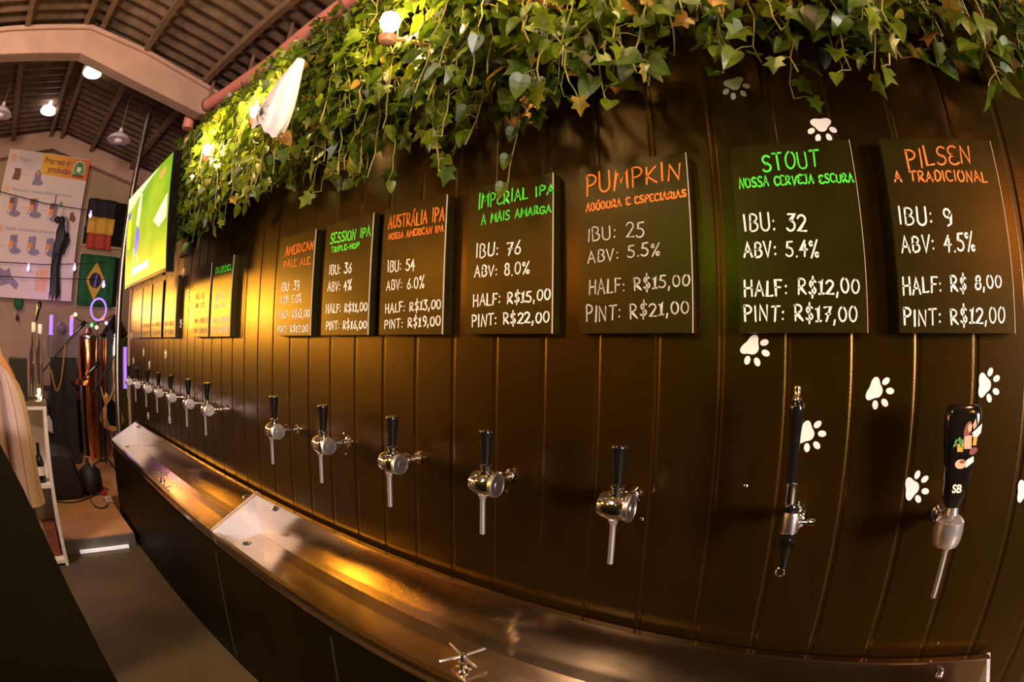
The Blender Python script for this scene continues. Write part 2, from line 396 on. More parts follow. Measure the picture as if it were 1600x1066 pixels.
# gable wall with its windows
gw = MB()
roofz = lambda y: 4.30 - 0.22*abs(y + 1.08)
gw.prism([(-5.0, 0), (3.0, 0), (3.0, roofz(3.0)), (-1.08, roofz(-1.08)), (-5.0, roofz(-5.0))], lambda y, z: (XB-0.15, y, z), lambda y, z: (XB, y, z))
struct(gw, 'wall_back', 'back_plaster', smooth=False)
def window(name, y0, y1, z0, z1):
    m = MB(); t = 0.035
    m.box(XB, XB+0.05, y0, y1, z0, z0+t).box(XB, XB+0.05, y0, y1, z1-t, z1).box(XB, XB+0.05, y0, y0+t, z0+t, z1-t).box(XB, XB+0.05, y1-t, y1, z0+t, z1-t)
    o = struct(m, name, 'frame', smooth=False, bevel=0.004)
    MB().box(XB+0.002, XB+0.02, y0+t, y1-t, z0+t, z1-t).build('window_pane', 'glass_dark', o, smooth=False)
window('window_1', -0.33, 0.40, 2.78, 3.48)
window('window_2', -0.33, 0.40, 1.95, 2.70)
# roof: ridged sheets on both slopes
rf = MB(); n = int((3.2 - XB)/0.17*8)
for sgn, yend in ((1, 3.0), (-1, -5.0)):
    a = []; b = []
    for i in range(n+1):
        x = XB + (3.2-XB)*i/n; dz = 0.03*math.sin(2*PI*x/0.17)
        a.append((x, -1.08, 4.34 + dz)); b.append((x, yend, roofz(yend) + 0.04 + dz))
    rf.add(a + b, [(i, i+1, n+1+i+1, n+1+i) for i in range(n)])
struct(rf, 'ceiling', 'roof')
# purlins along the roof
for y in (-2.55, -1.78, -1.17, -0.98, -0.44, 0.28, 1.0, 1.75):
    z = roofz(y)
    m = MB().box(XB, 3.0, y-0.028, y+0.028, z-0.085, z+0.0)
    o = struct(m, 'roof_beam', 'purlin', smooth=False)
# concrete portal frames
def gable_beam(name, x0, x1, dep, pts_top, mt):
    poly = [(y, z) for y, z in pts_top] + [(y, z-d) for (y, z), d in zip(reversed(pts_top), reversed(dep))]
    m = MB().prism(poly, lambda y, z: (x0, y, z), lambda y, z: (x1, y, z))
    return struct(m, name, mt, smooth=False, bevel=0.012)
gable_beam('concrete_beam', -4.62, -4.45, (0.27, 0.27, 0.29, 0.33, 0.30, 0.15), [(-3.0, 3.80), (-1.95, 4.05), (-1.10, 4.215), (-0.43, 4.10), (0.32, 3.91), (0.70, 3.80)], 'concrete')
m = MB().prism([(-3.0, 3.80), (-1.95, 4.05), (-1.10, 4.215), (-0.43, 4.10), (0.32, 3.91), (0.60, 3.83), (0.60, 3.79), (0.32, 3.87), (-0.43, 4.06), (-1.10, 4.17), (-1.95, 4.005), (-3.0, 3.76)],
    lambda y, z: (-4.46, y, z), lambda y, z: (-4.41, y, z)); struct(m, 'concrete_beam_flange', 'concrete', smooth=False, bevel=0.006)
gable_beam('gable_wall_beam', XB, XB+0.16, (0.3, 0.3, 0.27, 0.27, 0.27), [(-5.0, 3.42), (-2.2, 4.04), (-1.08, 4.31), (0.3, 4.01), (3.0, 3.38)], 'concrete')

# stage platform and its lit step
st = MB().box(XB, -3.875, -3.2, -0.30, 0.0, 0.10); struct(st, 'stage_floor', 'stage', smooth=False)
se = MB().box(-3.875, -3.845, -3.2, -0.30, 0.0, 0.098); struct(se, 'trim_2', 'stage_edge', smooth=False)
stage2 = MB().box(XB, -4.92, -0.30, 1.6, 0.0, 0.10); struct(stage2, 'stage_floor', 'stage', smooth=False)
led = MB().box(-3.842, -3.812, -0.80, -0.37, 0.004, 0.026).build('step_light', 'led_white', smooth=False, bevel=0.003, org=(-3.827, -0.585, 0.004))
tag(led, 'white light strip on the floor along the stage step', 'light')

# ------------------------------------------------------------------ lettering strokes
def arc(cx, cy, rx, ry, a0, a1, n=8):
    return [(cx+rx*math.cos(math.radians(a0+(a1-a0)*i/n)), cy+ry*math.sin(math.radians(a0+(a1-a0)*i/n))) for i in range(n+1)]
G = {
 'A': (.62, [[(0,0),(.3,1),(.6,0)],[(.1,.36),(.52,.38)]]),
 'B': (.56, [[(.04,0),(.04,1)],[(.04,1)]+arc(.2,.77,.28,.23,90,-90)+[(.08,.54)],[(.08,.54)]+arc(.22,.27,.32,.27,90,-90)+[(.04,0)]]),
 'C': (.56, [arc(.34,.5,.34,.5,50,310,12)]),
 'D': (.6, [[(.04,0),(.04,1)],[(.04,1)]+arc(.16,.5,.42,.5,90,-90,10)+[(.04,0)]]),
 'E': (.5, [arc(.3,.75,.28,.25,40,265,7)+arc(.32,.25,.32,.26,95,320,7)]),
 'F': (.5, [[(.05,0),(.05,1),(.5,.97)],[(.05,.52),(.4,.52)]]),
 'G': (.62, [arc(.34,.5,.34,.5,45,330,12)+[(.6,.42),(.36,.42)]]),
 'H': (.6, [[(.04,0),(.06,1)],[(.56,0),(.56,1)],[(.05,.5),(.56,.53)]]),
 'I': (.16, [[(.08,0),(.08,1)]]),
 'J': (.46, [[(.4,1),(.4,.22)]+arc(.21,.22,.19,.22,0,-150,6),[(.18,1),(.46,1)]]),
 'K': (.56, [[(.04,0),(.04,1)],[(.5,1),(.05,.46),(.56,0)]]),
 'L': (.46, [[(.05,1),(.04,0),(.46,.03)]]),
 'M': (.74, [[(0,0),(.1,1),(.36,.35),(.62,1),(.72,0)]]),
 'N': (.62, [[(.03,0),(.06,1),(.54,0),(.58,1)]]),
 'O': (.64, [arc(.32,.5,.31,.5,80,445,16)]),
 'P': (.54, [[(.06,0),(.05,1)],[(.0,.92)]+arc(.2,.74,.33,.26,100,-95,9)+[(.08,.47)]]),
 'R': (.58, [[(.05,0),(.05,1)],[(.0,.95)]+arc(.2,.75,.30,.25,95,-95,8)+[(.1,.5),(.58,0)]]),
 'S': (.54, [arc(.3,.75,.25,.25,35,270,8)+arc(.25,.25,.27,.25,90,-150,8)]),
 'T': (.56, [[(0,.97),(.58,1)],[(.28,.98),(.28,0)]]),
 'U': (.6, [[(.04,1)]+arc(.3,.3,.27,.3,180,360,8)+[(.57,1)]]),
 'V': (.58, [[(.02,1),(.26,0),(.58,1)]]),
 'X': (.56, [[(.02,1),(.56,0)],[(.54,1),(.02,0)]]),
 'Á': (.62, [[(0,0),(.3,1),(.6,0)],[(.1,.36),(.52,.38)],[(.36,1.14),(.5,1.32)]]),
 'Ó': (.64, [arc(.32,.5,.31,.5,80,445,16),[(.36,1.14),(.5,1.32)]]),
 '0': (.56, [arc(.28,.5,.27,.5,80,445,14)]),
 '1': (.34, [[(.02,.78),(.2,1),(.18,0)],[(.0,.0),(.36,.02)]]),
 '2': (.54, [arc(.26,.74,.25,.26,165,-25,9)+[(.04,.02),(.54,.02)]]),
 '3': (.5, [[(.04,.98),(.46,.98),(.2,.6)]+arc(.2,.3,.28,.3,85,-150,9)]),
 '4': (.54, [[(.34,.98),(.02,.36),(.54,.4)],[(.38,.75),(.34,-.05)]]),
 '5': (.5, [[(.5,1),(.12,.98),(.08,.58)]+arc(.2,.3,.29,.3,100,-145,9)]),
 '6': (.5, [[(.4,1),(.12,.5)]+arc(.26,.26,.23,.26,150,-210,12)]),
 '7': (.52, [[(.02,.95),(.5,1),(.2,0)],[(.16,.5),(.46,.52)]]),
 '8': (.5, [arc(.26,.77,.19,.23,-90,270,10)+arc(.26,.27,.24,.27,90,-270,10)]),
 '9': (.48, [arc(.25,.72,.21,.26,0,340,10)+[(.46,.7),(.42,.1),(.2,-.04)]]),
 '$': (.56, [arc(.31,.72,.23,.22,35,270,8)+arc(.26,.27,.25,.22,90,-150,8),[(.3,1.2),(.27,-.2)]]),
 '%': (.74, [arc(.14,.84,.11,.14,0,360,8),arc(.56,.14,.12,.15,0,360,8),[(.62,1.05),(.12,-.05)]]),
 ':': (.16, [[(.07,.12),(.09,.16)],[(.07,.58),(.09,.62)]]),
 '.': (.16, [[(.07,.0),(.09,.04)]]),
 ',': (.2, [[(.1,.1),(.04,-.22)]]),
 '-': (.4, [[(.04,.46),(.36,.48)]]),
 ' ': (.40, []),
}
def stroke_line(mb, text, x0, z0, x1, z1, h0, h1, y, wd, rnd):
    ws = [G[c][0] for c in text]; gap = 0.20
    tot = sum(ws) + gap*(len(text)-1); u = 0.0
    for c, wch in zip(text, ws):
        jz = rnd.uniform(-0.06, 0.06); js = rnd.uniform(0.92, 1.06); sl = rnd.uniform(-0.05, 0.07)
        for pl in G[c][1]:
            P = []
            for px, py in pl:
                t = (u + px + sl*py)/tot; h = h0 + (h1-h0)*t
                P.append((x0 + (x1-x0)*t, z0 + (z1-z0)*t + h*(py*js + jz)))
            ribbon(mb, P, y, wd*rnd.uniform(0.85, 1.15))
        u += wch + gap
def ribbon(mb, P, y, wd):
    hw = wd/2; q = []
    for p in P:
        if not q or math.hypot(p[0]-q[-1][0], p[1]-q[-1][1]) > 1e-5: q.append(p)
    if len(q) < 2: return
    L = []; Rr = []
    for i, p in enumerate(q):
        a = q[max(0, i-1)]; b = q[min(len(q)-1, i+1)]
        dx, dz = b[0]-a[0], b[1]-a[1]; l = math.hypot(dx, dz) or 1
        nx, nz = -dz/l*hw, dx/l*hw
        if 0 < i < len(q)-1:
            d1 = (q[i][0]-a[0], q[i][1]-a[1]); d2 = (b[0]-q[i][0], b[1]-q[i][1])
            l1 = math.hypot(*d1); l2 = math.hypot(*d2); cs = max(0.45, math.sqrt(max(0, (1+(d1[0]*d2[0]+d1[1]*d2[1])/(l1*l2))/2)))
            nx /= cs; nz /= cs
        L.append((p[0]+nx, p[1]+nz)); Rr.append((p[0]-nx, p[1]-nz))
    def cap(c, a, sgn):
        a0 = math.atan2(a[1]-c[1], a[0]-c[0]); return [(c[0]+hw*math.cos(a0+sgn*t*PI/4), c[1]+hw*math.sin(a0+sgn*t*PI/4)) for t in (1, 2, 3)]
    e0 = cap(q[0], L[0], 1); e1 = cap(q[-1], Rr[-1], 1)
    n = len(q)
    mb.add([(x, y, z) for x, z in L + Rr], [(i, n+i, n+i+1, i+1) for i in range(n-1)])
    mb.add([(x, y, z) for x, z in [L[0]] + e0 + [Rr[0]]], [(4, 3, 2, 1, 0)][::1])
    mb.add([(x, y, z) for x, z in [Rr[-1]] + e1 + [L[-1]]], [(4, 3, 2, 1, 0)])

BY = -0.036                    # face of the chalkboards
BOARDS = [
 ('black chalkboard lettered PILSEN in orange, furthest right of the boards', (.173,.453), 'chalk_orange','chalk_white',[
  ('PILSEN',0.2273,1.8699,0.3881,1.8854,0.0438,0.0360),('A TRADICIONAL',0.1917,1.8416,0.4199,1.8440,0.0208,0.0222),
  ('IBU: 9',0.1884,1.7533,0.3123,1.7540,0.0349,0.0360),('ABV: 4.5%',0.1877,1.6993,0.3629,1.7022,0.0309,0.0347),
  ('HALF: R$ 8,00',0.1834,1.6174,0.4213,1.6320,0.0325,0.0235),('PINT: R$12,00',0.1829,1.5590,0.4251,1.5649,0.0306,0.0286)]),
 ('black chalkboard lettered STOUT in green', (-.164,.104), 'chalk_green','chalk_white',[
  ('STOUT',-0.0957,1.8748,0.0277,1.8777,0.0374,0.0340),('NOSSA CERVEJA ESCURA',-0.1510,1.8419,0.0983,1.8419,0.0227,0.0164),
  ('IBU: 32',-0.1478,1.7479,-0.0163,1.7424,0.0351,0.0352),('ABV: 5.4%',-0.1508,1.6960,0.0071,1.6928,0.0306,0.0318),
  ('HALF: R$12,00',-0.1536,1.6156,0.0878,1.6206,0.0324,0.0267),('PINT: R$17,00',-0.1543,1.5676,0.0810,1.5676,0.0291,0.0294)]),
 ('black chalkboard lettered PUMPKIN in orange with rubbed grey prices', (-.525,-.264), 'chalk_orange','chalk_dim',[
  ('PUMPKIN',-0.5081,1.8599,-0.2806,1.8763,0.0508,0.0377),('ABÓBORA E ESPECIARIAS',-0.5086,1.8238,-0.2704,1.8328,0.0189,0.0146),
  ('IBU: 25',-0.5056,1.7508,-0.3699,1.7521,0.0305,0.0341),('ABV: 5.5%',-0.5049,1.7026,-0.3335,1.7109,0.0286,0.0262),
  ('HALF: R$15,00',-0.5024,1.6297,-0.2703,1.6412,0.0335,0.0231),('PINT: R$21,00',-0.5088,1.5697,-0.2726,1.5858,0.0353,0.0248)]),
 ('black chalkboard lettered IMPERIAL IPA in green', (-.854,-.597), 'chalk_green','chalk_white',[
  ('IMPERIAL IPA',-0.8215,1.8727,-0.5947,1.8815,0.0435,0.0215),('A MAIS AMARGA',-0.8094,1.8292,-0.6019,1.8340,0.0290,0.0168),
  ('IBU: 76',-0.8245,1.7405,-0.6875,1.7405,0.0372,0.0318),('ABV: 8.0%',-0.8277,1.6904,-0.6599,1.6879,0.0293,0.0272),
  ('HALF: R$15,00',-0.8296,1.6158,-0.6026,1.6230,0.0313,0.0239),('PINT: R$22,00',-0.8324,1.5648,-0.6048,1.5720,0.0296,0.0250)]),
 ('black chalkboard lettered AUSTRALIA IPA in orange', (-1.195,-.935), 'chalk_orange','chalk_white',[
  ('AUSTRÁLIA IPA',-1.1719,1.8678,-0.9420,1.8589,0.0388,0.0401),('NOSSA AMERICAN IPA',-1.1689,1.8337,-0.9419,1.8273,0.0184,0.0196),
  ('IBU: 54',-1.1644,1.7337,-1.0480,1.7296,0.0334,0.0329),('ABV: 6.0%',-1.1660,1.6782,-1.0062,1.6769,0.0272,0.0327),
  ('HALF: R$13,00',-1.1675,1.6098,-0.9420,1.6144,0.0269,0.0258),('PINT: R$19,00',-1.1700,1.5632,-0.9420,1.5690,0.0259,0.0261)]),
 ('black chalkboard lettered SESSION IPA in green', (-1.511,-1.249), 'chalk_green','chalk_white',[
  ('SESSION IPA',-1.4801,1.8633,-1.2583,1.8587,0.0344,0.0314),('TRIPLE-HOP',-1.4699,1.8312,-1.3122,1.8281,0.0182,0.0170),
  ('IBU: 36',-1.4746,1.7532,-1.3470,1.7485,0.0332,0.0329),('ABV: 4%',-1.4781,1.6958,-1.3399,1.6919,0.0303,0.0314),
  ('HALF: R$11,00',-1.4830,1.6224,-1.2553,1.6208,0.0299,0.0257),('PINT: R$16,00',-1.4795,1.5644,-1.2560,1.5658,0.0272,0.0247)]),
 ('black chalkboard lettered AMERICAN PALE ALE in orange', (-1.850,-1.582), 'chalk_orange','chalk_white',[
  ('AMERICAN',-1.7970,1.8593,-1.5897,1.8616,0.0370,0.0287),('PALE ALE',-1.8017,1.8124,-1.6072,1.8069,0.0265,0.0262),
  ('IBU: 39',-1.8111,1.7208,-1.6725,1.7161,0.0324,0.0362),('ABV: 5.0%',-1.8153,1.6714,-1.6501,1.6694,0.0276,0.0296),
  ('HALF: R$12,00',-1.8244,1.6131,-1.5900,1.6124,0.0309,0.0260),('PINT: R$17,00',-1.8287,1.5563,-1.5964,1.5593,0.0274,0.0239)]),
 ('golden-lit chalkboard with a blurred green heading below the ivy', (-2.585,-2.322), 'chalk_green','chalk_white',[
  ('DUBBEL',-2.5538,1.8668,-2.3306,1.8643,0.0301,0.0279),
  ('IBU: 23',-2.5376,1.7265,-2.3999,1.7251,0.0310,0.0333),('ABV: 6.3%',-2.5432,1.6828,-2.3897,1.6871,0.0272,0.0247),
  ('HALF: R$14,00',-2.5520,1.6140,-2.3349,1.6158,0.0246,0.0269),('PINT: R$19,00',-2.5591,1.5622,-2.3392,1.5657,0.0294,0.0314)]),
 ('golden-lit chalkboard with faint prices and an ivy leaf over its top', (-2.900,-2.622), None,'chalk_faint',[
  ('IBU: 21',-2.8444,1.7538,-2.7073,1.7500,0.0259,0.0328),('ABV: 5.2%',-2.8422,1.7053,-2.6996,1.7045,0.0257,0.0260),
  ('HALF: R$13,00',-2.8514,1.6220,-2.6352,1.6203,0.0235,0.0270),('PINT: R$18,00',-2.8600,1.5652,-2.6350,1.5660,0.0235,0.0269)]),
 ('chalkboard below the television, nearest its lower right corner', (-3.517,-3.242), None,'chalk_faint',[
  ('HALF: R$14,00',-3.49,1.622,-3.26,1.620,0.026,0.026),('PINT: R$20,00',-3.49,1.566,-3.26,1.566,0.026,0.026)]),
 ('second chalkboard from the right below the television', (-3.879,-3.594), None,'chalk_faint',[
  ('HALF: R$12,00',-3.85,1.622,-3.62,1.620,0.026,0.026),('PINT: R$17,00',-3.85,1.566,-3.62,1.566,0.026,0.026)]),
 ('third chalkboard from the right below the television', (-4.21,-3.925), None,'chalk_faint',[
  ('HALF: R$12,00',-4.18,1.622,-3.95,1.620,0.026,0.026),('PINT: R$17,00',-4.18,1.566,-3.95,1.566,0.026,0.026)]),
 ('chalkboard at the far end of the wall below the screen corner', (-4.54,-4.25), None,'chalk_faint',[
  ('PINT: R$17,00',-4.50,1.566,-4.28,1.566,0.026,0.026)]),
]
for bi, (lab, (x0, x1), mt, mp_, lines) in enumerate(BOARDS):
    t = thing('chalkboard', lab, 'chalkboard', ((x0+x1)/2, -0.03, 1.5446), 'price chalkboards on the tap wall')
    ztop = 1.9345
    m = MB()
    m.box(x0, x1, BY+0.0006, -0.001, 1.5446, ztop)
    m.build('panel', 'board', t, smooth=False)
    MB().box(x1-0.0007, x1+0.0006, BY, BY+0.004, 1.5446, ztop).build('edge_strip', 'board_edge', t, smooth=False, label='pale right edge')
    rnd = random.Random(31+bi)
    wd = 0.0037 if bi < 5 else 0.0044
    ntitle = 0 if mt is None else (1 if bi == 7 else 2)
    LN = {'IBU': 'bitterness_lettering', 'ABV': 'strength_lettering', 'HALF': 'half_price_lettering', 'PINT': 'pint_price_lettering'}
    for li, (tx, a, b, c, d, h0, h1) in enumerate(lines):
        if li < ntitle: nm, mm, ww = ('heading_lettering', 'subtitle_lettering')[li], mt, wd*(1.1, 0.92)[li]
        else: nm, mm, ww = LN[tx.split(':')[0]], mp_, wd*(0.85 if mp_ == 'chalk_dim' else 1.0)
        mb = MB(); stroke_line(mb, tx, a, b, c, d, h0, h1, BY, ww, rnd); mb.build(nm, mm, t, smooth=False)

# ------------------------------------------------------------------ paw print stickers
def paw(x, z, ang, s, lab):
    m = MB(); ca, sa = math.cos(ang), math.sin(ang)
    def put(poly):
        pts = [(x + s*(u*ca - v*sa), z + s*(u*sa + v*ca)) for u, v in poly]
        m.prism(pts, lambda a, b: (a, -0.0002, b), lambda a, b: (a, -0.0014, b))
    pad = []
    for k in range(28):                                  # rounded, slightly waisted main pad
        a = 2*PI*k/28; r = 0.30*(1 + 0.20*math.cos(3*a)) * (1.0 + 0.10*math.sin(a)**2)
        pad.append((-0.24 + 0.92*r*math.cos(a), 1.22*r*math.sin(a)))
    put(pad)
    for a, d, rot in ((68, 0.44, 60), (24, 0.50, 20), (-24, 0.50, -20), (-68, 0.44, -60)):
        cx, cy = -0.14 + d*math.cos(math.radians(a))*1.05, d*math.sin(math.radians(a))*1.12
        rr = math.radians(rot)
        put([(cx + 0.165*math.cos(2*PI*k/18)*math.cos(rr) - 0.115*math.sin(2*PI*k/18)*math.sin(rr), cy + 0.165*math.cos(2*PI*k/18)*math.sin(rr) + 0.115*math.sin(2*PI*k/18)*math.cos(rr)) for k in range(18)])
    o = m.build('paw_sticker', 'sticker', smooth=False, org=(x, -0.0008, z))
    tag(o, lab, 'sticker', 'paw print stickers on the wall')
PAWS = [(-0.135,2.098,-80,'white paw sticker just below the golden ivy leaves'),
 (0.049,1.975,-90,'white paw sticker above the STOUT board, half behind its top edge'),
 (-0.136,1.510,-45,'white paw sticker below the lower left corner of the STOUT board'),
 (-0.007,1.342,-22,'white paw sticker half behind the tall slim tap handle'),
 (0.137,1.430,-25,'white paw sticker midway between the two tall tap handles'),
 (0.399,1.445,0,'white paw sticker above right of the wide SB tap handle'),
 (0.244,1.242,12,'white paw sticker left of the bottom of the SB tap handle'),
 (0.538,1.231,10,'white paw sticker cut off by the right edge of the photo'),
 (-3.10,1.807,-90,'white paw sticker between the golden-lit boards and the screen'),
 (-3.235,1.951,-60,'white paw sticker beside the lower right corner of the screen'),
 (-3.228,1.63,-90,'white paw sticker at the right edge of the board nearest the screen corner'),
 (-3.565,1.430,-60,'white paw sticker under the right boards below the screen'),
 (-4.257,1.430,-30,'white paw sticker under the left boards below the screen'),
 (-4.669,1.347,-90,'white paw sticker low at the far end of the tap wall'),
 (-4.05,1.340,-60,'white paw sticker just above the far taps'),
 (-4.79,1.562,-90,'white paw sticker at the far edge of the wall beside the last board'),
 (-4.672,1.699,-90,'white paw sticker high at the far edge of the tap wall'),
 (-4.129,0.939,-90,'white paw sticker above the far end of the far trough'),
 (-3.487,0.996,-70,'white paw sticker above the far trough below the far taps')]
for x, z, a, lab in PAWS: paw(x, z, math.radians(a), 0.056, lab)

# screw heads on the wall
for x, z, lab in [(-1.80,1.30,'tiny screw head in the wall right of the AMERICAN PALE ALE tap handle'),(-1.42,1.21,'tiny screw head in the wall below the SESSION IPA board'),
    (-1.41,1.14,'tiny screw head in the wall beside the SESSION IPA tap body'),(-0.74,1.14,'tiny screw head in the wall behind the IMPERIAL IPA tap'),
    (-0.37,1.13,'tiny screw head in the wall behind the PUMPKIN tap'),(-0.14,1.23,'tiny screw head in the wall left of the slim STOUT tap'),
    (0.40,0.875,'tiny screw head in the wall above the right end of the near trough')]:
    o = MB().lathe([(0.0045, -0.004), (0.0045, 0.001), (0.0025, 0.0025)], (x, 0, z), (0, -1, 0), 10).build('screw', 'chrome', org=(x, 0, z))
    tag(o, lab, 'screw', 'screws in the tap wall')

# ------------------------------------------------------------------ beer taps
TZ = 1.187; TY = -0.11
def shank(t, x=0, yb=TY, big=1.0):
    m = MB().lathe([(0.019,0),(0.019,0.005),(0.010,0.007),(0.010,0.030),(0.0085,0.032),(0.0085,-yb-0.02)], (x, 0, TZ), (0, -1, 0), 20)
    m.build('shank', 'chrome', t)
    m = MB().lathe([(0.016*big,0.0),(0.021*big,0.003),(0.021*big,0.010),(0.016*big,0.013),(0.016*big,0.017),(0.022*big,0.020),(0.022*big,0.032),(0.015*big,0.036)], (x, yb+0.060, TZ), (0, -1, 0), 12)
    m.build('coupling_nut', 'chrome', t)
def std_tap():
    t = thing('beer_tap', '', 'beer tap', (0, 0, TZ), 'beer taps along the wall')
    shank(t)
    b = MB()
    b.lathe([(0.018,-0.036),(0.026,-0.034),(0.030,-0.024),(0.0325,-0.008),(0.0325,0.008),(0.030,0.022),(0.027,0.026)], (0, TY, TZ), (1, 0, 0), 28)
    b.lathe([(0.020,0.020),(0.019,0.030),(0.013,0.034),(0.013,0.040),(0.0155,0.042),(0.0155,0.046)], (0, TY, TZ), (0, 0, 1), 20)
    b.build('body', 'chrome', t)
    MB().lathe([(0.029,0.024),(0.030,0.027),(0.030,0.033),(0.027,0.0345),(0.0265,0.0335),(0.010,0.0335),(0.009,0.0350),(0.001,0.0350)], (0, TY, TZ), (1, 0, 0), 28).build('end_cap', 'chrome_worn', t)
    MB().lathe([(0.010,0.046),(0.0115,0.050),(0.0130,0.075),(0.0165,0.110),(0.0180,0.124),(0.0180,0.129),(0.0165,0.131),(0.004,0.1315)], (0, TY, TZ), (0, 0, 1), 24).build('handle', 'black_gloss', t)
    MB().lathe([(0.0125,0.025),(0.0085,0.034),(0.0066,0.040),(0.0066,0.126),(0.0052,0.127)], (0, TY-0.012, TZ), (0, 0, -1), 18).build('spout', 'spout', t)
    return t
proto = std_tap()
TAPS = [(-0.390,'chrome beer tap with short black handle under the PUMPKIN board'),
 (-0.724,'chrome beer tap with short black handle under the IMPERIAL IPA board'),
 (-1.050,'chrome beer tap with short black handle under the AUSTRALIA IPA board'),
 (-1.388,'chrome beer tap with short black handle under the SESSION IPA board'),
 (-1.723,'chrome beer tap with short black handle under the AMERICAN PALE ALE board'),
 (-2.440,'chrome beer tap nearest the camera in the far cluster of seven'),
 (-2.740,'second nearest chrome beer tap in the far cluster of seven'),
 (-3.085,'third nearest chrome beer tap in the far cluster of seven'),
 (-3.385,'middle chrome beer tap of the far cluster of seven'),
 (-3.700,'third chrome beer tap from the far end of the wall'),
 (-4.060,'second chrome beer tap from the far end of the wall'),
 (-4.380,'chrome beer tap at the far end of the wall, last of the row')]
for i, (x, lab) in enumerate(TAPS):
    t = proto if i == 0 else copy_tree(proto)
    t.location = (x, 0, TZ); t['label'] = lab

# the tap under STOUT: tall turned black handle, textured grey body, dark nozzle
t = thing('beer_tap', 'beer tap with tall slim black turned handle and gold finial under the STOUT board', 'beer tap', (-0.03, 0, TZ), 'beer taps along the wall')
xc = -0.032
shank(t, xc+0.012, TY, 0.85)
MB().lathe([(0.0155,1.172-TZ),(0.0165,1.176-TZ),(0.0165,1.208-TZ),(0.0155,1.214-TZ)], (xc+0.004, TY, TZ), (0, 0, 1), 24).build('body', 'chrome_worn', t, label='grey textured metal body')
MB().lathe([(0.0130,1.213-TZ),(0.0145,1.216-TZ),(0.0145,1.228-TZ),(0.0125,1.231-TZ)], (xc, TY, TZ), (0, 0, 1), 24).build('collar', 'black_gloss', t)
MB().lathe([(0.0120,1.230-TZ),(0.0128,1.232-TZ),(0.0115,1.262-TZ),(0.0122,1.266-TZ),(0.0115,1.271-TZ)], (xc-0.003, TY, TZ), (0, 0, 1), 24).build('ferrule', 'chrome', t)
MB().lathe([(0.0108,1.270-TZ),(0.0105,1.285-TZ),(0.0098,1.320-TZ),(0.0110,1.360-TZ),(0.0140,1.390-TZ),(0.0158,1.405-TZ),(0.0145,1.416-TZ),(0.0110,1.422-TZ)], (xc-0.006, TY, TZ), (0, 0, 1), 24).build('handle', 'black_gloss', t)
MB().lathe([(0.0100,1.420-TZ),(0.0085,1.426-TZ),(0.0060,1.429-TZ),(0.0072,1.432-TZ),(0.0055,1.436-TZ),(0.0068,1.441-TZ),(0.0060,1.446-TZ),(0.0020,1.449-TZ)], (xc-0.007, TY, TZ), (0, 0, 1), 20).build('finial', 'gold', t, label='polished gold finial on top of the handle')
m = MB().lathe([(0.0160,0.012),(0.0170,0.020),(0.0150,0.045),(0.0090,0.058),(0.0080,0.085)], (xc+0.003, TY-0.004, TZ), (0, 0, -1), 20)
m.prism([(-0.016,-0.006),(0.020,-0.030),(0.017,-0.042),(-0.010,-0.020)], lambda a, b: (xc+a, TY-0.022, TZ+b), lambda a, b: (xc+a, TY-0.018, TZ+b))
m.build('nozzle', 'black_gloss', t)
MB().lathe([(0.004,0),(0.004,0.02),(0.0075,0.022),(0.0085,0.030),(0.0075,0.038),(0.002,0.040)], (xc+0.016, TY+0.01, TZ+0.004), (1, -0.2, 0.1), 14).build('flow_lever', 'chrome', t)
MB().tube([(xc-0.001+0.009*math.cos(a), TY-0.008, TZ-0.094+0.009*math.sin(a)) for a in [2*PI*k/14 for k in range(15)]], 0.0018, 6).build('drip_ring', 'chrome', t)

# the tap under PILSEN: wide black paddle with a printed badge and SB
t = thing('beer_tap', 'beer tap with wide black paddle handle printed SB under the PILSEN board', 'beer tap', (0.306, 0, TZ), 'beer taps along the wall')
xc = 0.306
shank(t, xc)
b = MB()
b.lathe([(0.016,-0.034),(0.027,-0.030),(0.032,-0.020),(0.0335,0.0),(0.032,0.018),(0.024,0.026),(0.014,0.030),(0.012,0.044)], (xc, TY, TZ), (0, 0, 1), 28)
b.build('body', 'spout', t)
MB().lathe([(0.0125,0.024),(0.0085,0.034),(0.0062,0.040),(0.0062,0.134),(0.0050,0.135)], (xc, TY-0.012, TZ), (0, 0, -1), 18).build('spout', 'spout', t)
rings = []
for z, hw, hd in ((1.231,0.014,0.012),(1.240,0.020,0.014),(1.252,0.0255,0.016),(1.275,0.0270,0.017),(1.305,0.0315,0.018),(1.340,0.0375,0.019),(1.375,0.0410,0.019),(1.398,0.0405,0.0185),(1.410,0.0370,0.017),(1.416,0.0300,0.013),(1.4175,0.018,0.007)):
    ring = []
    for k in range(28):
        a = 2*PI*k/28; c, s = math.cos(a), math.sin(a); e = 0.62
        ring.append((xc-0.002 + hw*math.copysign(abs(c)**e, c), TY + hd*math.copysign(abs(s)**e, s), z))
    rings.append(ring)
hd_ = MB().loft(rings).build('handle', 'black_gloss', t)
def flat(poly, name, mm, parent, y):
    mb = MB(); mb.add([(x, y, z) for x, z in poly], [tuple(range(len(poly)))]); return mb.build(name, mm, parent, smooth=False)
def ell(cx, cz, rx, rz, n=16, rot=0.0):
    return [(cx + rx*math.cos(2*PI*k/n)*math.cos(rot) - rz*math.sin(2*PI*k/n)*math.sin(rot), cz + rx*math.cos(2*PI*k/n)*math.sin(rot) + rz*math.sin(2*PI*k/n)*math.cos(rot)) for k in range(n)]
yb = TY - 0.0196
ox, oz = xc+0.004, 1.345
badge = MB()
def blob(poly, mi, d=0):
    badge.cur = mi; badge.add([(x, yb-0.0003*d, z) for x, z in poly], [tuple(range(len(poly)))])
blob(ell(ox+0.000, oz+0.030, 0.008, 0.015, rot=-0.3), 0)                       # red brown shape
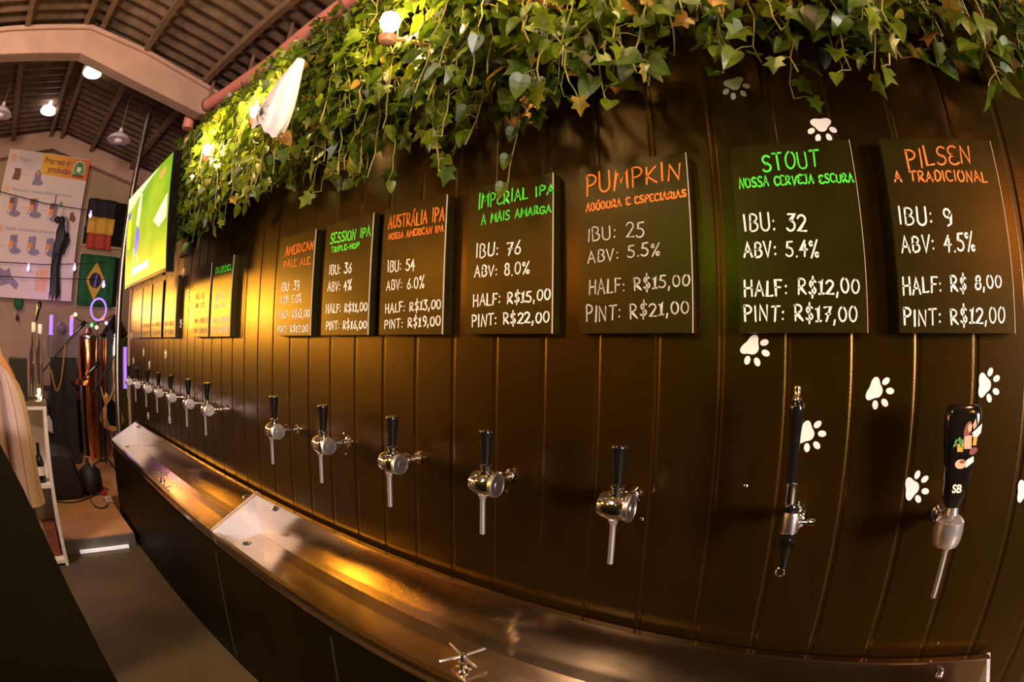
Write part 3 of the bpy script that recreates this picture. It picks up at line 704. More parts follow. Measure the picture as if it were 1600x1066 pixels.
blob(ell(ox+0.004, oz+0.033, 0.0045, 0.0075), 1, 1)
blob([(ox+0.010,oz+0.038),(ox+0.015,oz+0.049),(ox+0.019,oz+0.036),(ox+0.013,oz+0.030)], 1, 1)
blob([(ox+0.010,oz+0.024),(ox+0.031,oz+0.040),(ox+0.030,oz+0.024),(ox+0.022,oz+0.017),(ox+0.012,oz+0.018)], 5)   # white banner
blob([(ox-0.007,oz+0.018),(ox+0.010,oz+0.020),(ox+0.012,oz-0.004),(ox-0.004,oz-0.004)], 1, 1)
blob([(ox+0.014,oz+0.017),(ox+0.023,oz+0.017),(ox+0.022,oz+0.002),(ox+0.014,oz+0.002)], 2, 2)                    # beer mug
blob([(ox+0.012,oz+0.017),(ox+0.025,oz+0.018),(ox+0.023,oz+0.024),(ox+0.013,oz+0.023)], 5, 3)                    # foam
blob([(ox-0.021,oz+0.005),(ox-0.006,oz+0.006),(ox-0.007,oz-0.009),(ox-0.019,oz-0.009)], 2, 2)                    # basket
for a, c in ((-0.024, 0.010), (-0.017, 0.013), (-0.010, 0.010), (-0.026, 0.003), (-0.014, 0.006), (-0.011, 0.001)): blob(ell(ox+a, oz+c, 0.0042, 0.0026, rot=a*90), 3, 3)
blob(ell(ox+0.017, oz-0.008, 0.0095, 0.0062, rot=0.4), 0, 2)
blob([(ox-0.010,oz-0.008),(ox+0.005,oz-0.006),(ox+0.007,oz-0.020),(ox+0.004,oz-0.020),(ox+0.003,oz-0.010),(ox-0.007,oz-0.011),(ox-0.006,oz-0.021),(ox-0.009,oz-0.021)], 4, 1)
blob(ell(ox-0.008, oz-0.031, 0.0125, 0.0085), 1, 1); blob(ell(ox-0.005, oz-0.027, 0.006, 0.003), 0, 2)
blob([(ox+0.004,oz-0.024),(ox+0.019,oz-0.017),(ox+0.021,oz-0.027),(ox+0.011,oz-0.034),(ox+0.004,oz-0.038)], 5, 1)
badge.build('printed_badge', ['ink_brown', 'ink_peach', 'flag_yellow', 'ink_green', 'glass_dark', 'sticker'], t, smooth=False)
def text_mesh(name, txt, size, mm, parent, mw, ext=0.0, bold=0.0, align='LEFT'):
    cu = bpy.data.curves.new(name, 'FONT'); cu.body = txt; cu.size = size; cu.extrude = ext; cu.offset = bold; cu.align_x = align
    tmp = bpy.data.objects.new(name+'_tmp', cu); COL.objects.link(tmp)
    bpy.context.view_layer.update()
    me = bpy.data.meshes.new_from_object(tmp.evaluated_get(bpy.context.evaluated_depsgraph_get()))
    bpy.data.objects.remove(tmp)
    me.transform(mw); me.transform(Matrix.Translation(-origin(parent)))
    me.name = name; me.materials.clear(); me.materials.append(M[mm])
    o = bpy.data.objects.new(name, me); COL.objects.link(o); o.parent = parent; return o
FRONT = Matrix(((1,0,0,0),(0,0,-1,0),(0,1,0,0),(0,0,0,1)))          # text facing -y
text_mesh('badge_lettering', 'SB', 0.021, 'ink_cream', t, Matrix.Translation((xc-0.014, TY-0.0182, 1.262)) @ FRONT, 0.0003, 0.0006)

# ------------------------------------------------------------------ steel drip troughs
RZ0, RZF = 0.845, 0.700            # back rim and front rim heights
def trough(x0, x1, lab, bolts, hole):
    t = thing('drip_trough', lab, 'trough', ((x0+x1)/2, -0.03, 0.64), 'steel drip troughs under the taps')
    s = 0.0016
    m = MB().box(x0, x1, -0.036, -0.033, 0.655, RZ0)
    m.box(x0, x1, -0.042, -0.020, RZ0, RZ0+0.004)               # folded back rim
    m.build('back_panel', 'steel', t, smooth=False, bevel=0.001)
    m = MB()
    secs = [(-0.036, 0.655), (-0.095, 0.648), (-0.255, 0.640), (-0.268, 0.646)]
    n = 2
    poly = secs + [(y, z-0.003) for y, z in reversed(secs)]
    m.prism(poly, lambda y, z: (x0, y, z), lambda y, z: (x1, y, z)); m.build('basin', 'steel', t, smooth=False)
    m = MB().prism([(-0.266, 0.640), (-0.2625, 0.640), (-0.2745, RZF-0.004), (-0.258, RZF-0.004), (-0.258, RZF), (-0.279, RZF), (-0.279, RZF-0.020), (-0.276, RZF-0.020)], lambda y, z: (x0, y, z), lambda y, z: (x1, y, z))
    m.build('front_lip', 'steel', t, smooth=False)
    for xe, sg in ((x0, 1), (x1, -1)):
        m = MB().prism([(-0.022, 0.640), (-0.264, 0.638), (-0.278, RZF), (-0.022, RZ0)], lambda y, z: (xe, y, z), lambda y, z: (xe+sg*0.003, y, z))
        m.prism([(-0.279, RZF+0.001), (-0.020, RZ0+0.001), (-0.020, RZ0+0.006), (-0.279, RZF+0.006)], lambda y, z: (xe-sg*0.004, y, z), lambda y, z: (xe+sg*0.006, y, z))
        m.build('end_plate', 'steel_end_lit', t, smooth=False)
    for bx, bz in bolts:
        MB().lathe([(0.013,0),(0.013,0.003),(0.009,0.005),(0.009,0.012),(0.006,0.014)], (bx, -0.036, bz), (0, -1, 0), 8).ball((bx, -0.052, bz), 0.007, 10, 6).build('bolt', 'chrome', t)
    for hx, hy in hole:
        MB().lathe([(0.019,0.0),(0.021,0.0012),(0.015,0.0014),(0.014,0.0006),(0.001,0.0006)], (hx, hy, 0.6455), (0, 0, 1), 20).build('drain_hole', 'black_matte', t)
    return t
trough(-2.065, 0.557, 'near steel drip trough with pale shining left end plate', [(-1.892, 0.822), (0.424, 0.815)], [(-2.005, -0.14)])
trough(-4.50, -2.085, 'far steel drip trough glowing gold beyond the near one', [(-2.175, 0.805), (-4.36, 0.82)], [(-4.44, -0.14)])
def rinser(x, y, z, lab, rot):
    t = thing('glass_rinser', lab, 'glass rinser', (x, y, z), 'glass rinsers in the troughs')
    MB().lathe([(0.021,-0.004),(0.022,0.004),(0.012,0.008),(0.010,0.016),(0.013,0.018),(0.013,0.024),(0.008,0.027),(0.007,0.042),(0.010,0.044),(0.010,0.052),(0.004,0.056)], (x, y, z), (0, 0, 1), 16).build('stem', 'chrome', t)
    for k in range(4):
        a = rot + k*PI/2
        MB().tube([(x+0.006*math.cos(a), y+0.006*math.sin(a), z+0.046), (x+0.066*math.cos(a), y+0.066*math.sin(a), z+0.049), (x+0.070*math.cos(a), y+0.070*math.sin(a), z+0.049)], [0.0042, 0.0042, 0.003], 8).build('spray_arm', 'spout', t)
rinser(-0.765, -0.155, 0.6455, 'chrome cross shaped glass rinser in the near trough', 1.20)
rinser(-3.235, -0.165, 0.6455, 'small chrome glass rinser in the far trough', 0.3)
# panelled black cabinet carrying the troughs
m = MB().box(-4.50, 0.557, -0.272, -0.018, 0.0, 0.632)
m.build('trough_cabinet', 'black_panel', smooth=False, org=(-1.97, -0.145, 0)).__setitem__('label', 'long black panelled base carrying both steel troughs')
bpy.data.objects['trough_cabinet']['category'] = 'cabinet'
for k, xx in enumerate((-3.6, -2.08, -1.2, -0.3)):
    MB().box(xx-0.004, xx+0.004, -0.275, -0.272, 0.02, 0.61).build('panel_joint', 'black_matte', bpy.data.objects['trough_cabinet'], smooth=False)

# ------------------------------------------------------------------ bar counter on the near left
edge = [(0.35,-1.42),(-0.10,-1.16),(-0.43,-1.04),(-0.58,-1.046),(-0.88,-1.07),(-1.18,-1.106),(-1.45,-1.148),(-1.72,-1.19),(-1.84,-1.23),(-1.88,-1.30)]
poly = edge + [(-1.88,-2.1),(0.35,-2.1)]
inset = [(x, y-0.03) for x, y in edge] + [(-1.85,-2.08),(0.34,-2.08)]
t = thing('bar_counter', 'dark bar counter in the near left corner in front of the person', 'counter', (-0.8, -1.6, 0))
MB().prism(poly, lambda x, y: (x, y, 1.16), lambda x, y: (x, y, 1.20)).build('counter_top', 'bar_wood', t, smooth=False, bevel=0.006)
MB().prism(inset, lambda x, y: (x, y, 0.0), lambda x, y: (x, y, 1.16)).build('base_panel', 'black_matte', t, smooth=False)

# ------------------------------------------------------------------ wall lamps among the ivy
def wall_lamp(x, y, z, lab, power, bs=0.85):
    t = thing('wall_lamp', lab, 'lamp', (x, y, z), 'lamps in the ivy')
    MB().tube([(x+0.01, 0.0, z-0.02), (x+0.01, y*0.5, z-0.01), (x, y+0.02, z-0.055), (x, y, z-0.075)], 0.007, 8).build('arm', 'terracotta', t)
    MB().lathe([(r*bs, h) for r, h in ((0.012,-0.085),(0.022,-0.080),(0.029,-0.060),(0.027,-0.060),(0.020,-0.075),(0.010,-0.079))], (x, y, z), (0, 0, 1), 20).build('lamp_cup', 'terracotta', t)
    MB().lathe([(r*bs, h*bs - 0.07*(1-bs)) for r, h in ((0.012,-0.070),(0.013,-0.040),(0.026,-0.020),(0.032,0.004),(0.027,0.026),(0.012,0.038),(0.002,0.040))], (x, y, z), (0, 0, 1), 18).build('bulb', 'bulb', t)
    point('wall_lamp_light', (x, y-0.0, z+0.01), power, (1.0, 0.66, 0.22), 0.03).visible_glossy = True
wall_lamp(-0.882, -0.36, 2.344, 'bright warm lamp in the ivy above the AUSTRALIA IPA board', 48)
wall_lamp(-1.640, -0.34, 2.370, 'warm lamp behind the leaves left of the white ghost cloth', 50, 0.62)
wall_lamp(-2.110, -0.34, 2.368, 'warm lamp near the left end of the ivy above the golden boards', 55, 0.62)
wall_lamp(-0.490, -0.34, 2.315, 'warm lamp at the top edge of the photo above the PUMPKIN board', 26)
wall_lamp(-0.120, -0.30, 2.290, 'warm lamp just above the photo over the golden dry leaves', 32)

# ------------------------------------------------------------------ ivy
LEAFS = []
def leaf_shape(half):
    r = half; ridge = [(0.0, 0.0), (0.0, 0.3), (0.0, 0.65), (0.0, 1.0)]
    return r
HEART = [(0.0,0.0),(0.20,-0.07),(0.36,0.06),(0.41,0.28),(0.33,0.55),(0.16,0.82),(0.0,1.0)]
STAR = [(0.0,0.0),(0.26,-0.12),(0.46,0.08),(0.27,0.22),(0.50,0.52),(0.22,0.58),(0.0,1.0)]
def add_leaf(mb, base, L, N, size, half, fold, curl):
    W = L.cross(N).normalized(); N = W.cross(L).normalized()
    vs = []; rd = []
    def P(u, v):
        z = fold*abs(u) - curl*v*v
        return base + (W*u + L*v + N*z)*size
    n = len(half)
    right = [P(u, v) for u, v in half]; left = [P(-u, v) for u, v in half[1:-1]]
    mid = [P(0, 0.30), P(0, 0.62)]
    vs = right + left + mid
    m0, m1 = n + len(left), n + len(left) + 1
    l = lambda k: n + k - 1
    fs = [(0,1,2,m0),(m0,2,3),(m0,3,4,m1),(m1,4,5,n-1),
          (0,m0,l(2),l(1)),(m0,l(3),l(2)),(m0,m1,l(4),l(3)),(m1,n-1,l(5),l(4))]
    mb.add(vs, fs)
def zlow(x):
    T = [(-3.4,2.02),(-2.9,1.99),(-2.5,1.97),(-2.0,2.02),(-1.6,2.01),(-1.2,1.97),(-1.0,1.94),(-0.8,1.92),(-0.6,1.96),(-0.4,1.97),(-0.17,2.02),(0.03,1.97),(0.15,1.94),(0.35,1.94),(0.9,1.92)]
    for (a, b), (c, d) in zip(T, T[1:]):
        if a <= x <= c: return b + (d-b)*(x-a)/(c-a)
    return 2.0
LAMPS = [(-0.882,-0.36,2.344),(-1.64,-0.34,2.37),(-2.11,-0.34,2.368),(-0.49,-0.34,2.315),(-0.12,-0.30,2.29)]
GA, GB = Vector((-1.26, 2.40)), Vector((-1.37, 2.18))
def in_ghost(p):
    if p.y > -0.33: return False
    q = Vector((p.x, p.z)) - GA; d = GB - GA; t = q.dot(d)/d.dot(d)
    return -0.1 < t < 1.15 and (q - d*t).length < 0.03 + 0.05*t
def garland(xc, wdt, lab, seed, ns, dry):
    rnd = random.Random(seed)
    t = thing('ivy_garland', lab, 'ivy', (xc, -0.2, 2.6), 'ivy garlands along the top of the wall')
    gm, dm, sm = MB(), MB(), MB()
    for s in range(ns):
        x = xc + rnd.uniform(-wdt/2, wdt/2)*1.15; y = rnd.uniform(-0.33, -0.05) if x > -2.40 else rnd.uniform(-0.22, -0.05)
        z = 2.79 + 1.25*(y+0.1) + rnd.uniform(-0.12, 0.03)
        if y > -0.1: z = min(z, 2.82)
        q = rnd.random()
        zl = zlow(x)
        zend = zl + (0.02 + 0.14*rnd.random() if q < (0.30 if xc < -0.3 else 0.42) else 0.10 + 0.33*rnd.random())
        if y > -0.12: zend = max(zend, zl+0.16)
        pts = [Vector((x, min(y+0.10, -0.03), z-0.02)), Vector((x, y, z+0.03))]
        dx = rnd.uniform(-0.02, 0.02); dy = rnd.uniform(-0.012, 0.004); p = Vector((x, y-0.01, z))
        pts.append(p.copy())
        while p.z > zend:
            p = p + Vector((dx + rnd.uniform(-0.012, 0.012), dy*0.4 + rnd.uniform(-0.008, 0.008), -0.036))
            if p.y > -0.045: p.y = -0.045
            if p.y < (-0.36 if x > -2.40 else -0.23): p.y = -0.36 if x > -2.40 else -0.23
            pts.append(p.copy()); dx *= 0.9; dy *= 0.85
        sm.tube(pts, 0.0017, 5, caps=False)
        for i in range(1, len(pts)):
            c = pts[i]; nl = 1 if c.z < zl + 0.2 else (2 if rnd.random() < 0.62 else 1)
            for _ in range(nl):
                if rnd.random() < 0.13: continue
                side = rnd.uniform(0, 2*PI)
                pet = Vector((math.cos(side), math.sin(side)*0.7 - 0.35, rnd.uniform(-0.5, 0.35))).normalized()
                pl = rnd.uniform(0.012, 0.042)
                b0 = c + pet*pl
                if b0.y > -0.02: b0.y = -0.02
                if min((b0 - Vector(l)).length for l in LAMPS) < 0.052: continue
                if in_ghost(b0): continue
                L = (pet*0.5 + Vector((rnd.uniform(-0.35, 0.35), rnd.uniform(-0.35, 0.10), -0.75 + rnd.uniform(-0.3, 0.45)))).normalized()
                N = Vector((rnd.uniform(-0.7, 0.8), -0.75 + rnd.uniform(-0.3, 0.6), rnd.uniform(-0.1, 0.75)))
                N = (N - L*N.dot(L)); 
                if N.length < 0.05: continue
                N.normalize()
                sz = rnd.uniform(0.034, 0.062)
                isdry = rnd.random() < dry
                add_leaf(dm if isdry else gm, b0, L, N, sz, STAR if rnd.random() < 0.5 else HEART, rnd.uniform(0.1, 0.5), rnd.uniform(-0.1, 0.35))
                if nl == 1 or rnd.random() < 0.5: sm.tube([c, c + pet*pl*0.6 + Vector((0, 0, 0.004)), b0], 0.0011, 4, caps=False)
    sm.build('stems', 'leaf_stem', t)
    gm.build('green_leaves', 'leaf', t, smooth=False)
    if dm.f: dm.build('yellowed_leaves', 'leaf_dry', t, smooth=False, label='yellowed leaves')
GAR = [(-3.12,'ivy garland hanging over the right edge of the television'),
 (-2.82,'ivy garland at the left end, beside the television edge'),
 (-2.52,'ivy garland over the two golden-lit chalkboards'),
 (-2.22,'ivy garland around the left lamp, right of the golden-lit boards'),
 (-1.92,'ivy garland left of the white ghost cloth, above the bare wall'),
 (-1.62,'ivy garland behind the white ghost cloth above the AMERICAN PALE ALE board'),
 (-1.32,'ivy garland above the SESSION IPA board'),
 (-1.02,'ivy garland around the brightest lamp above the AUSTRALIA IPA board'),
 (-0.72,'ivy garland above the IMPERIAL IPA board with a strand over its heading'),
 (-0.42,'ivy garland above the PUMPKIN board'),
 (-0.12,'ivy garland with golden dry leaves above the upper paw sticker'),
 (0.18,'ivy garland above the gap between the STOUT and PILSEN boards'),
 (0.48,'ivy garland at the right end above the PILSEN board')]
for i, (x, lab) in enumerate(GAR):
    garland(x, 0.30, lab, 100+i, 32 if x < -0.9 else (32 if x < -0.3 else 30), 0.05 if x < -0.3 else (0.28 if x < 0 else 0.06))
# the ledge the garlands are wired to
struct(MB().box(-3.3, 0.72, -0.10, 0.05, 2.745, 2.775), 'trim_3', 'black_matte', smooth=False)
# one long strand falling over the IMPERIAL IPA heading
t = thing('ivy_strand', 'single thin ivy strand falling over the IMPERIAL IPA heading', 'ivy', (-0.66, -0.1, 2.3))
pts = [Vector((-0.64-0.0006*k*k*0.2+0.006*math.sin(k*0.9), -0.10-0.002*k, 2.36-0.036*k)) for k in range(14)]
MB().tube(pts, 0.0017, 5).build('stems', 'leaf_stem', t)
g = MB()
for k in (3, 5, 7, 9, 11, 13):
    add_leaf(g, pts[k] + Vector((0.008*(-1)**k, -0.006, 0)), Vector((0.35*(-1)**k, -0.1, -1)).normalized(), Vector((0.4, -0.8, 0.2)).normalized(), 0.05 if k < 9 else 0.04, HEART if k % 2 else STAR, 0.4, 0.2)
g.build('green_leaves', 'leaf', t, smooth=False)

# ------------------------------------------------------------------ white ghost cloth with spider
t = thing('ghost_decoration', 'white gauzy ghost cloth hanging in the ivy', 'decoration', (-1.33, -0.43, 2.15))
rings = []
top, bot = Vector((-1.205, -0.42, 2.335)), Vector((-1.315, -0.43, 2.128))
rnd = random.Random(5)
prof_ = [(0.0,0.016,0.012),(0.08,0.022,0.016),(0.2,0.034,0.024),(0.38,0.055,0.032),(0.52,0.066,0.038),(0.66,0.076,0.040),(0.80,0.082,0.042),(0.92,0.080,0.042),(1.0,0.074,0.040)]
ax = (bot-top).normalized(); uu = Vector((0.80, 0, -0.60)).normalized() ; uu = (uu - ax*uu.dot(ax)).normalized(); vv = ax.cross(uu)
for tt, ru, rv in prof_:
    c = top.lerp(bot, tt); ring = []
    for k in range(32):
        a = 2*PI*k/32; wv = 1 + (0.03+0.10*tt)*math.sin(5*a+1.3) + 0.06*math.sin(9*a+5*tt)
        hem = ax*(0.010*math.sin(3*a+0.5)+0.006*math.sin(9*a)) if tt > 0.9 else Vector((0,0,0))
        ring.append(c + uu*ru*wv*math.cos(a) + vv*rv*wv*math.sin(a) + hem)
    rings.append(ring)
g = MB().loft(rings, caps=False).build('cloth', 'white_cloth', t, sub=1)
MB().tube([top + Vector((0, 0.05, 0.06)), top + Vector((0, 0.01, 0.02)), top], 0.002, 5).build('string', 'black_matte', t)
sp = Vector((-1.285, -0.476, 2.165))
o = MB().ball(tuple(sp), 0.007, 10, 6, (1, 0.7, 1.3)).ball((sp.x, sp.y, sp.z+0.010), 0.004, 8, 5)
for k in range(8):
    a = math.radians((25, 60, 120, 155, 205, 240, 300, 335)[k]); d = Vector((math.cos(a), 0, math.sin(a)))
    o.tube([sp + d*0.004, sp + d*0.016 + Vector((0, -0.006, 0)), sp + d*0.034 + Vector((0, 0.004, 0))], 0.0009, 5)
o = o.build('toy_spider', 'black_matte', org=tuple(sp)); tag(o, 'small black toy spider on the white ghost cloth', 'toy spider')

# ------------------------------------------------------------------ television
t = thing('television', 'large flat television showing a green football match, hung by the ivy', 'television', (-3.21, -0.33, 1.88))
tc = Vector((-3.207, -0.329, 2.194)); tl = -0.087
def tvp(a, b, d):      # a across, b up, d out of the screen
    n = Vector((0, -math.cos(tl), math.sin(tl))); u = Vector((0, math.sin(tl)*-1, math.cos(tl))); u = Vector((0, -math.sin(0.087), math.cos(0.087))); n = Vector((0, -math.cos(0.087), -math.sin(0.087)))
    return tc + Vector((a, 0, 0)) + u*b + n*d
def tvbox(mb, a0, a1, b0, b1, d0, d1):
    vs = [tvp(a, b, d) for d in (d0, d1) for a, b in ((a0,b0),(a1,b0),(a1,b1),(a0,b1))]
    mb.add(vs, [(0,1,2,3)[::-1] if False else (3,2,1,0),(4,5,6,7),(0,1,5,4),(1,2,6,5),(2,3,7,6),(3,0,4,7)])
HW, HH = 0.55, 0.309
m = MB(); tvbox(m, -HW-0.012, HW+0.012, -HH-0.022, HH+0.012, -0.05, -0.002); m.build('housing', 'black_gloss', t, smooth=False, bevel=0.004)
m = MB(); tvbox(m, -HW, HW, -HH, HH, -0.003, 0.0); m.build('screen', 'tv_field', t, smooth=False)
pic = MB()
def pp(poly, mi):
    pic.cur = mi; pic.add([tvp(a*HW, b*HH, 0.0012+0.0003*mi) for a, b in poly], [tuple(range(len(poly)))])
pp([(-1,0.62),(-1,0.98),(0.5,0.98),(0.1,0.9),(-0.3,0.80),(-0.7,0.68)], 1)
pp([(-0.42,0.2),(-0.36,0.56),(-0.26,0.80),(-0.18,0.78),(-0.20,0.40),(-0.26,0.10)], 1)
pp([(-0.36,0.42),(-0.30,0.70),(-0.20,0.72),(-0.22,0.46),(-0.28,0.40)], 0)
pp([(-0.44,-0.30),(-0.40,0.0),(-0.32,0.14),(-0.22,0.05),(-0.20,-0.15),(-0.28,-0.38),(-0.36,-0.44)], 0)
pp([(-0.38,-0.44),(-0.30,-0.42),(-0.24,-0.62),(-0.30,-0.68)], 1)
pp([(-0.60,-0.92),(-0.55,-0.92),(-0.46,-0.30),(-0.50,-0.30)], 1)
pp([(-0.92,0.0),(-0.86,0.44),(-0.74,0.46),(-0.70,0.15),(-0.74,-0.20),(-0.86,-0.22)], 2)
pp([(-0.93,0.46),(-0.86,0.62),(-0.78,0.60),(-0.80,0.44)], 0)
pp([(0.55,0.72),(0.60,0.84),(0.78,0.86),(0.80,0.76),(0.66,0.70)], 3)
pp([(0.45,-0.02),(0.95,0.30),(0.97,-0.12),(0.70,-0.22)], 1)
pp([(-0.62,-0.84),(0.28,-0.84),(0.34,-0.70),(-0.50,-0.70)], 4)  # painted lamp glare low on the screen, not part of the match
pic.build('screen_picture', ['tv_blue', 'tv_white', 'tv_yellow', 'tv_red', 'tv_glare'], t, smooth=False)
MB().box(-3.30, -3.12, -0.030, -0.001, 2.05, 2.33).bar((-3.21, -0.02, 2.19), (-3.21, -0.282, 2.19), 0.06, 0.05).build('wall_mount', 'black_matte', t, smooth=False)

# ------------------------------------------------------------------ roof lamps, pipe, pole
def high_bay(x, y, z, lab):
    t = thing('high_bay_lamp', lab, 'lamp', (x, y, z), 'lit lamps under the roof')
    MB().lathe([(0.13,-0.10),(0.14,-0.085),(0.105,-0.02),(0.05,0.02),(0.03,0.05),(0.03,0.10)], (x, y, z), (0, 0, 1), 24).build('lamp_shade', 'lamp_white', t)
    MB().lathe([(0.118,-0.104),(0.118,-0.099)], (x, y, z), (0, 0, 1), 24).build('diffuser', 'highbay', t)
    MB().tube([(x, y, z+0.09), (x, y, roofz(y)+0.02)], 0.006, 6).build('rod', 'black_matte', t)
def skylight(x, y, lab):
    z = roofz(y)
    t = thing('roof_lamp', lab, 'lamp', (x, y, z-0.05), 'bright lamps under the roof')
    m = MB().lathe([(0.112,-0.09),(0.116,-0.08),(0.10,-0.035),(0.03,0.0),(0.02,0.06)], (x, y, z-0.02), (0, 0, 1), 24); m.build('lamp_shade', 'highbay', t)
    MB().lathe([(0.106,-0.094),(0.106,-0.088)], (x, y, z-0.02), (0, 0, 1), 24).build('diffuser', 'highbay', t)
skylight(-5.25, -0.88, 'bright white round lamp under the roof just behind the concrete beam')
skylight(-6.45, -1.30, 'bright white round lamp under the roof further back near the gable')
def pendant(x, y, z, lab):
    t = thing('pendant_lamp', lab, 'lamp', (x, y, z), 'pendant lamps in the hall')
    MB().lathe([(0.145,-0.05),(0.150,-0.045),(0.120,-0.005),(0.06,0.03),(0.025,0.05),(0.02,0.09),(0.008,0.10)], (x, y, z), (0, 0, 1), 28, caps=False).build('lamp_shade', 'lamp_white', t)
    MB().lathe([(0.142,-0.049),(0.10,-0.044),(0.055,-0.042),(0.05,-0.075),(0.02,-0.085)], (x, y, z), (0, 0, 1), 24).build('diffuser', 'lamp_white', t)
    MB().tube([(x, y, z+0.09), (x, y, roofz(y)+0.02)], 0.006, 6).build('cord', 'purlin', t)
pendant(-5.5, -0.30, 3.63, 'unlit disc pendant lamp hanging by a long cord above the poster corner')
pendant(-5.5, -1.86, 3.70, 'unlit disc pendant lamp cut off by the left edge of the photo')
t = thing('roof_pipe', 'coral pink pipe clamped below the roof, running above the ivy', 'pipe', (-3.0, 0.44, 3.7))
MB().tube([(-1.3, 0.40, 3.70), (-2.3, 0.44, 3.70), (-3.4, 0.48, 3.70), (-4.1, 0.42, 3.70), (-4.72, 0.31, 3.70)], 0.062, 16).lathe([(0.07,0),(0.07,0.05)], (-4.74, 0.305, 3.70), (1, 0.1, 0), 16).build('tube', 'pipe', t)
MB().tube([(-4.70, 0.31, 3.70), (-4.73, 0.30, 3.66), (-4.73, 0.30, 3.55)], 0.06, 12).build('elbow', 'pipe', t)
for x, y in ((-2.35, 0.44), (-3.15, 0.475), (-3.75, 0.46), (-4.4, 0.36)):
    MB().lathe([(0.070,-0.015),(0.070,0.015)], (x, y, 3.70), (1, 0, 0), 16).bar((x, y, 3.77), (x, y, roofz(y)+0.03), 0.03, 0.012, (1, 0, 0)).build('clamp', 'purlin', t)
t = thing('support_pole', 'shiny steel pole rising from the stage to the roof', 'pole', (-5.5, 0.0, 0.1))
MB().lathe([(0.09,0.0),(0.09,0.012),(0.034,0.014),(0.034,roofz(0.0)-0.20)], (-5.5, 0.0, 0.1), (0, 0, 1), 18).build('pole', 'pole', t)

# ------------------------------------------------------------------ poster on the gable wall
PX = XB + 0.18
t = thing('poster', 'large white brewing process poster with orange header on the gable wall', 'poster', (PX, -1.09, 2.0))
def wpt(y, z, d=0.0): return (PX + 0.012 + d, -1.07 + (y+1.07)*0.9877, 1.5 + (z-1.5)*0.9877)
m = MB().prism([(-1.76,2.02),(-0.39,2.02),(-0.405,3.98),(-1.80,3.98)], lambda y, z: wpt(y, z, -0.012), lambda y, z: wpt(y, z)); m.build('sheet', 'poster', t, smooth=False)
def wpoly(mb, poly, d): mb.add([wpt(y, z, d) for y, z in poly], [tuple(range(len(poly)))])
m = MB(); wpoly(m, [(-1.19,3.68),(-0.40,3.67),(-0.408,3.972),(-1.21,3.972)], 0.002); m.build('header_panel', 'poster_head', t, smooth=False)
SIDE = Matrix(((0,0,1,0),(1,0,0,0),(0,1,0,0),(0,0,0,1)))           # text facing +x, reading along +y
def wtext(name, txt, y, z, size, mm, bold=0.0, wid=None):
    o = text_mesh(name, txt, size, mm, t, Matrix.Translation(wpt(y, z, 0.004)) @ SIDE, 0.0, bold)
    if wid:
        ys = [v.co.y for v in o.data.vertices]; y0 = min(ys); k = wid/(max(ys)-y0)
        for v in o.data.vertices: v.co.y = y0 + (v.co.y-y0)*k
    return o
wtext('heading_lettering', 'Processo de', -1.165, 3.845, 0.115, 'ink_brown', 0.003, 0.46)
wtext('heading_lettering', 'produção', -1.075, 3.725, 0.115, 'ink_brown', 0.003, 0.37)
wtext('caption_lettering', 'Moagem', -1.60, 3.83, 0.075, 'ink_purple', 0, 0.19)
wtext('caption_lettering', 'Fase quente - mostura, clarificação e fervura', -1.60, 3.41, 0.065, 'ink_purple', 0, 1.0)
wtext('caption_lettering', 'Fase fria - fermentação e maturação', -1.60, 2.89, 0.065, 'ink_purple', 0, 0.80)
m = MB(); wpoly(m, ell(-0.565, 3.82, 0.100, 0.120, 24), 0.004); m.cur = 1; wpoly(m, ell(-0.565, 3.82, 0.090, 0.109, 24), 0.005)
m.cur = 0; wpoly(m, ell(-0.565, 3.815, 0.035, 0.045, 14), 0.006); m.cur = 2; wpoly(m, ell(-0.565, 3.87, 0.03, 0.02, 12), 0.007); wpoly(m, [(-0.66,3.74),(-0.47,3.74),(-0.48,3.70),(-0.65,3.70)], 0.007)
m.build('emblem', ['ink_cream', 'ink_green', 'ink_brown'], t, smooth=False)
m = MB()
for y, z, r in ((-1.70,3.86,0.052),(-1.70,3.43,0.052),(-1.69,2.91,0.055)): wpoly(m, ell(y, z, r, r, 18), 0.003)
for y, z in ((-1.43,3.64),(-1.37,3.20),(-1.03,3.19),(-0.68,3.17),(-1.62,2.68),(-1.17,2.24)):
    wpoly(m, [(y-0.045,z-0.006),(y+0.02,z-0.006),(y+0.02,z-0.02),(y+0.05,z),(y+0.02,z+0.02),(y+0.02,z+0.006),(y-0.045,z+0.006)], 0.003)
m.build('number_marks', 'ink_peach', t, smooth=False)
m = MB()
wpoly(m, [(-1.65,3.56),(-1.53,3.56),(-1.51,3.62),(-1.53,3.72),(-1.64,3.72),(-1.63,3.66)], 0.003)                     # malt bag
def kettle(y, z, s=1.0, hot=True):
    m.cur = 1; wpoly(m, ell(y+0.06*s, z-0.10*s, 0.10*s, 0.045*s), 0.003)
    m.cur = 1; wpoly(m, [(y-0.01*s,z-0.09*s),(y+0.075*s,z-0.09*s),(y+0.075*s,z+0.10*s),(y+0.03*s,z+0.13*s),(y-0.01*s,z+0.10*s)], 0.004)
    m.cur = 0 if hot else 1; wpoly(m, [(y-0.06*s,z),(y+0.02*s,z),(y+0.02*s,z+0.11*s),(y-0.06*s,z+0.11*s)], 0.005)
    m.cur = 2; wpoly(m, [(y-0.06*s,z-0.05*s),(y+0.01*s,z-0.05*s),(y+0.01*s,z+0.03*s),(y-0.06*s,z+0.03*s)], 0.006)
    m.cur = 1
    for q in (-0.07, -0.01): wpoly(m, [(y+q*s,z-0.12*s),(y+(q+0.008)*s,z-0.12*s),(y+(q+0.016)*s,z-0.04*s),(y+(q+0.006)*s,z-0.04*s)], 0.0065)
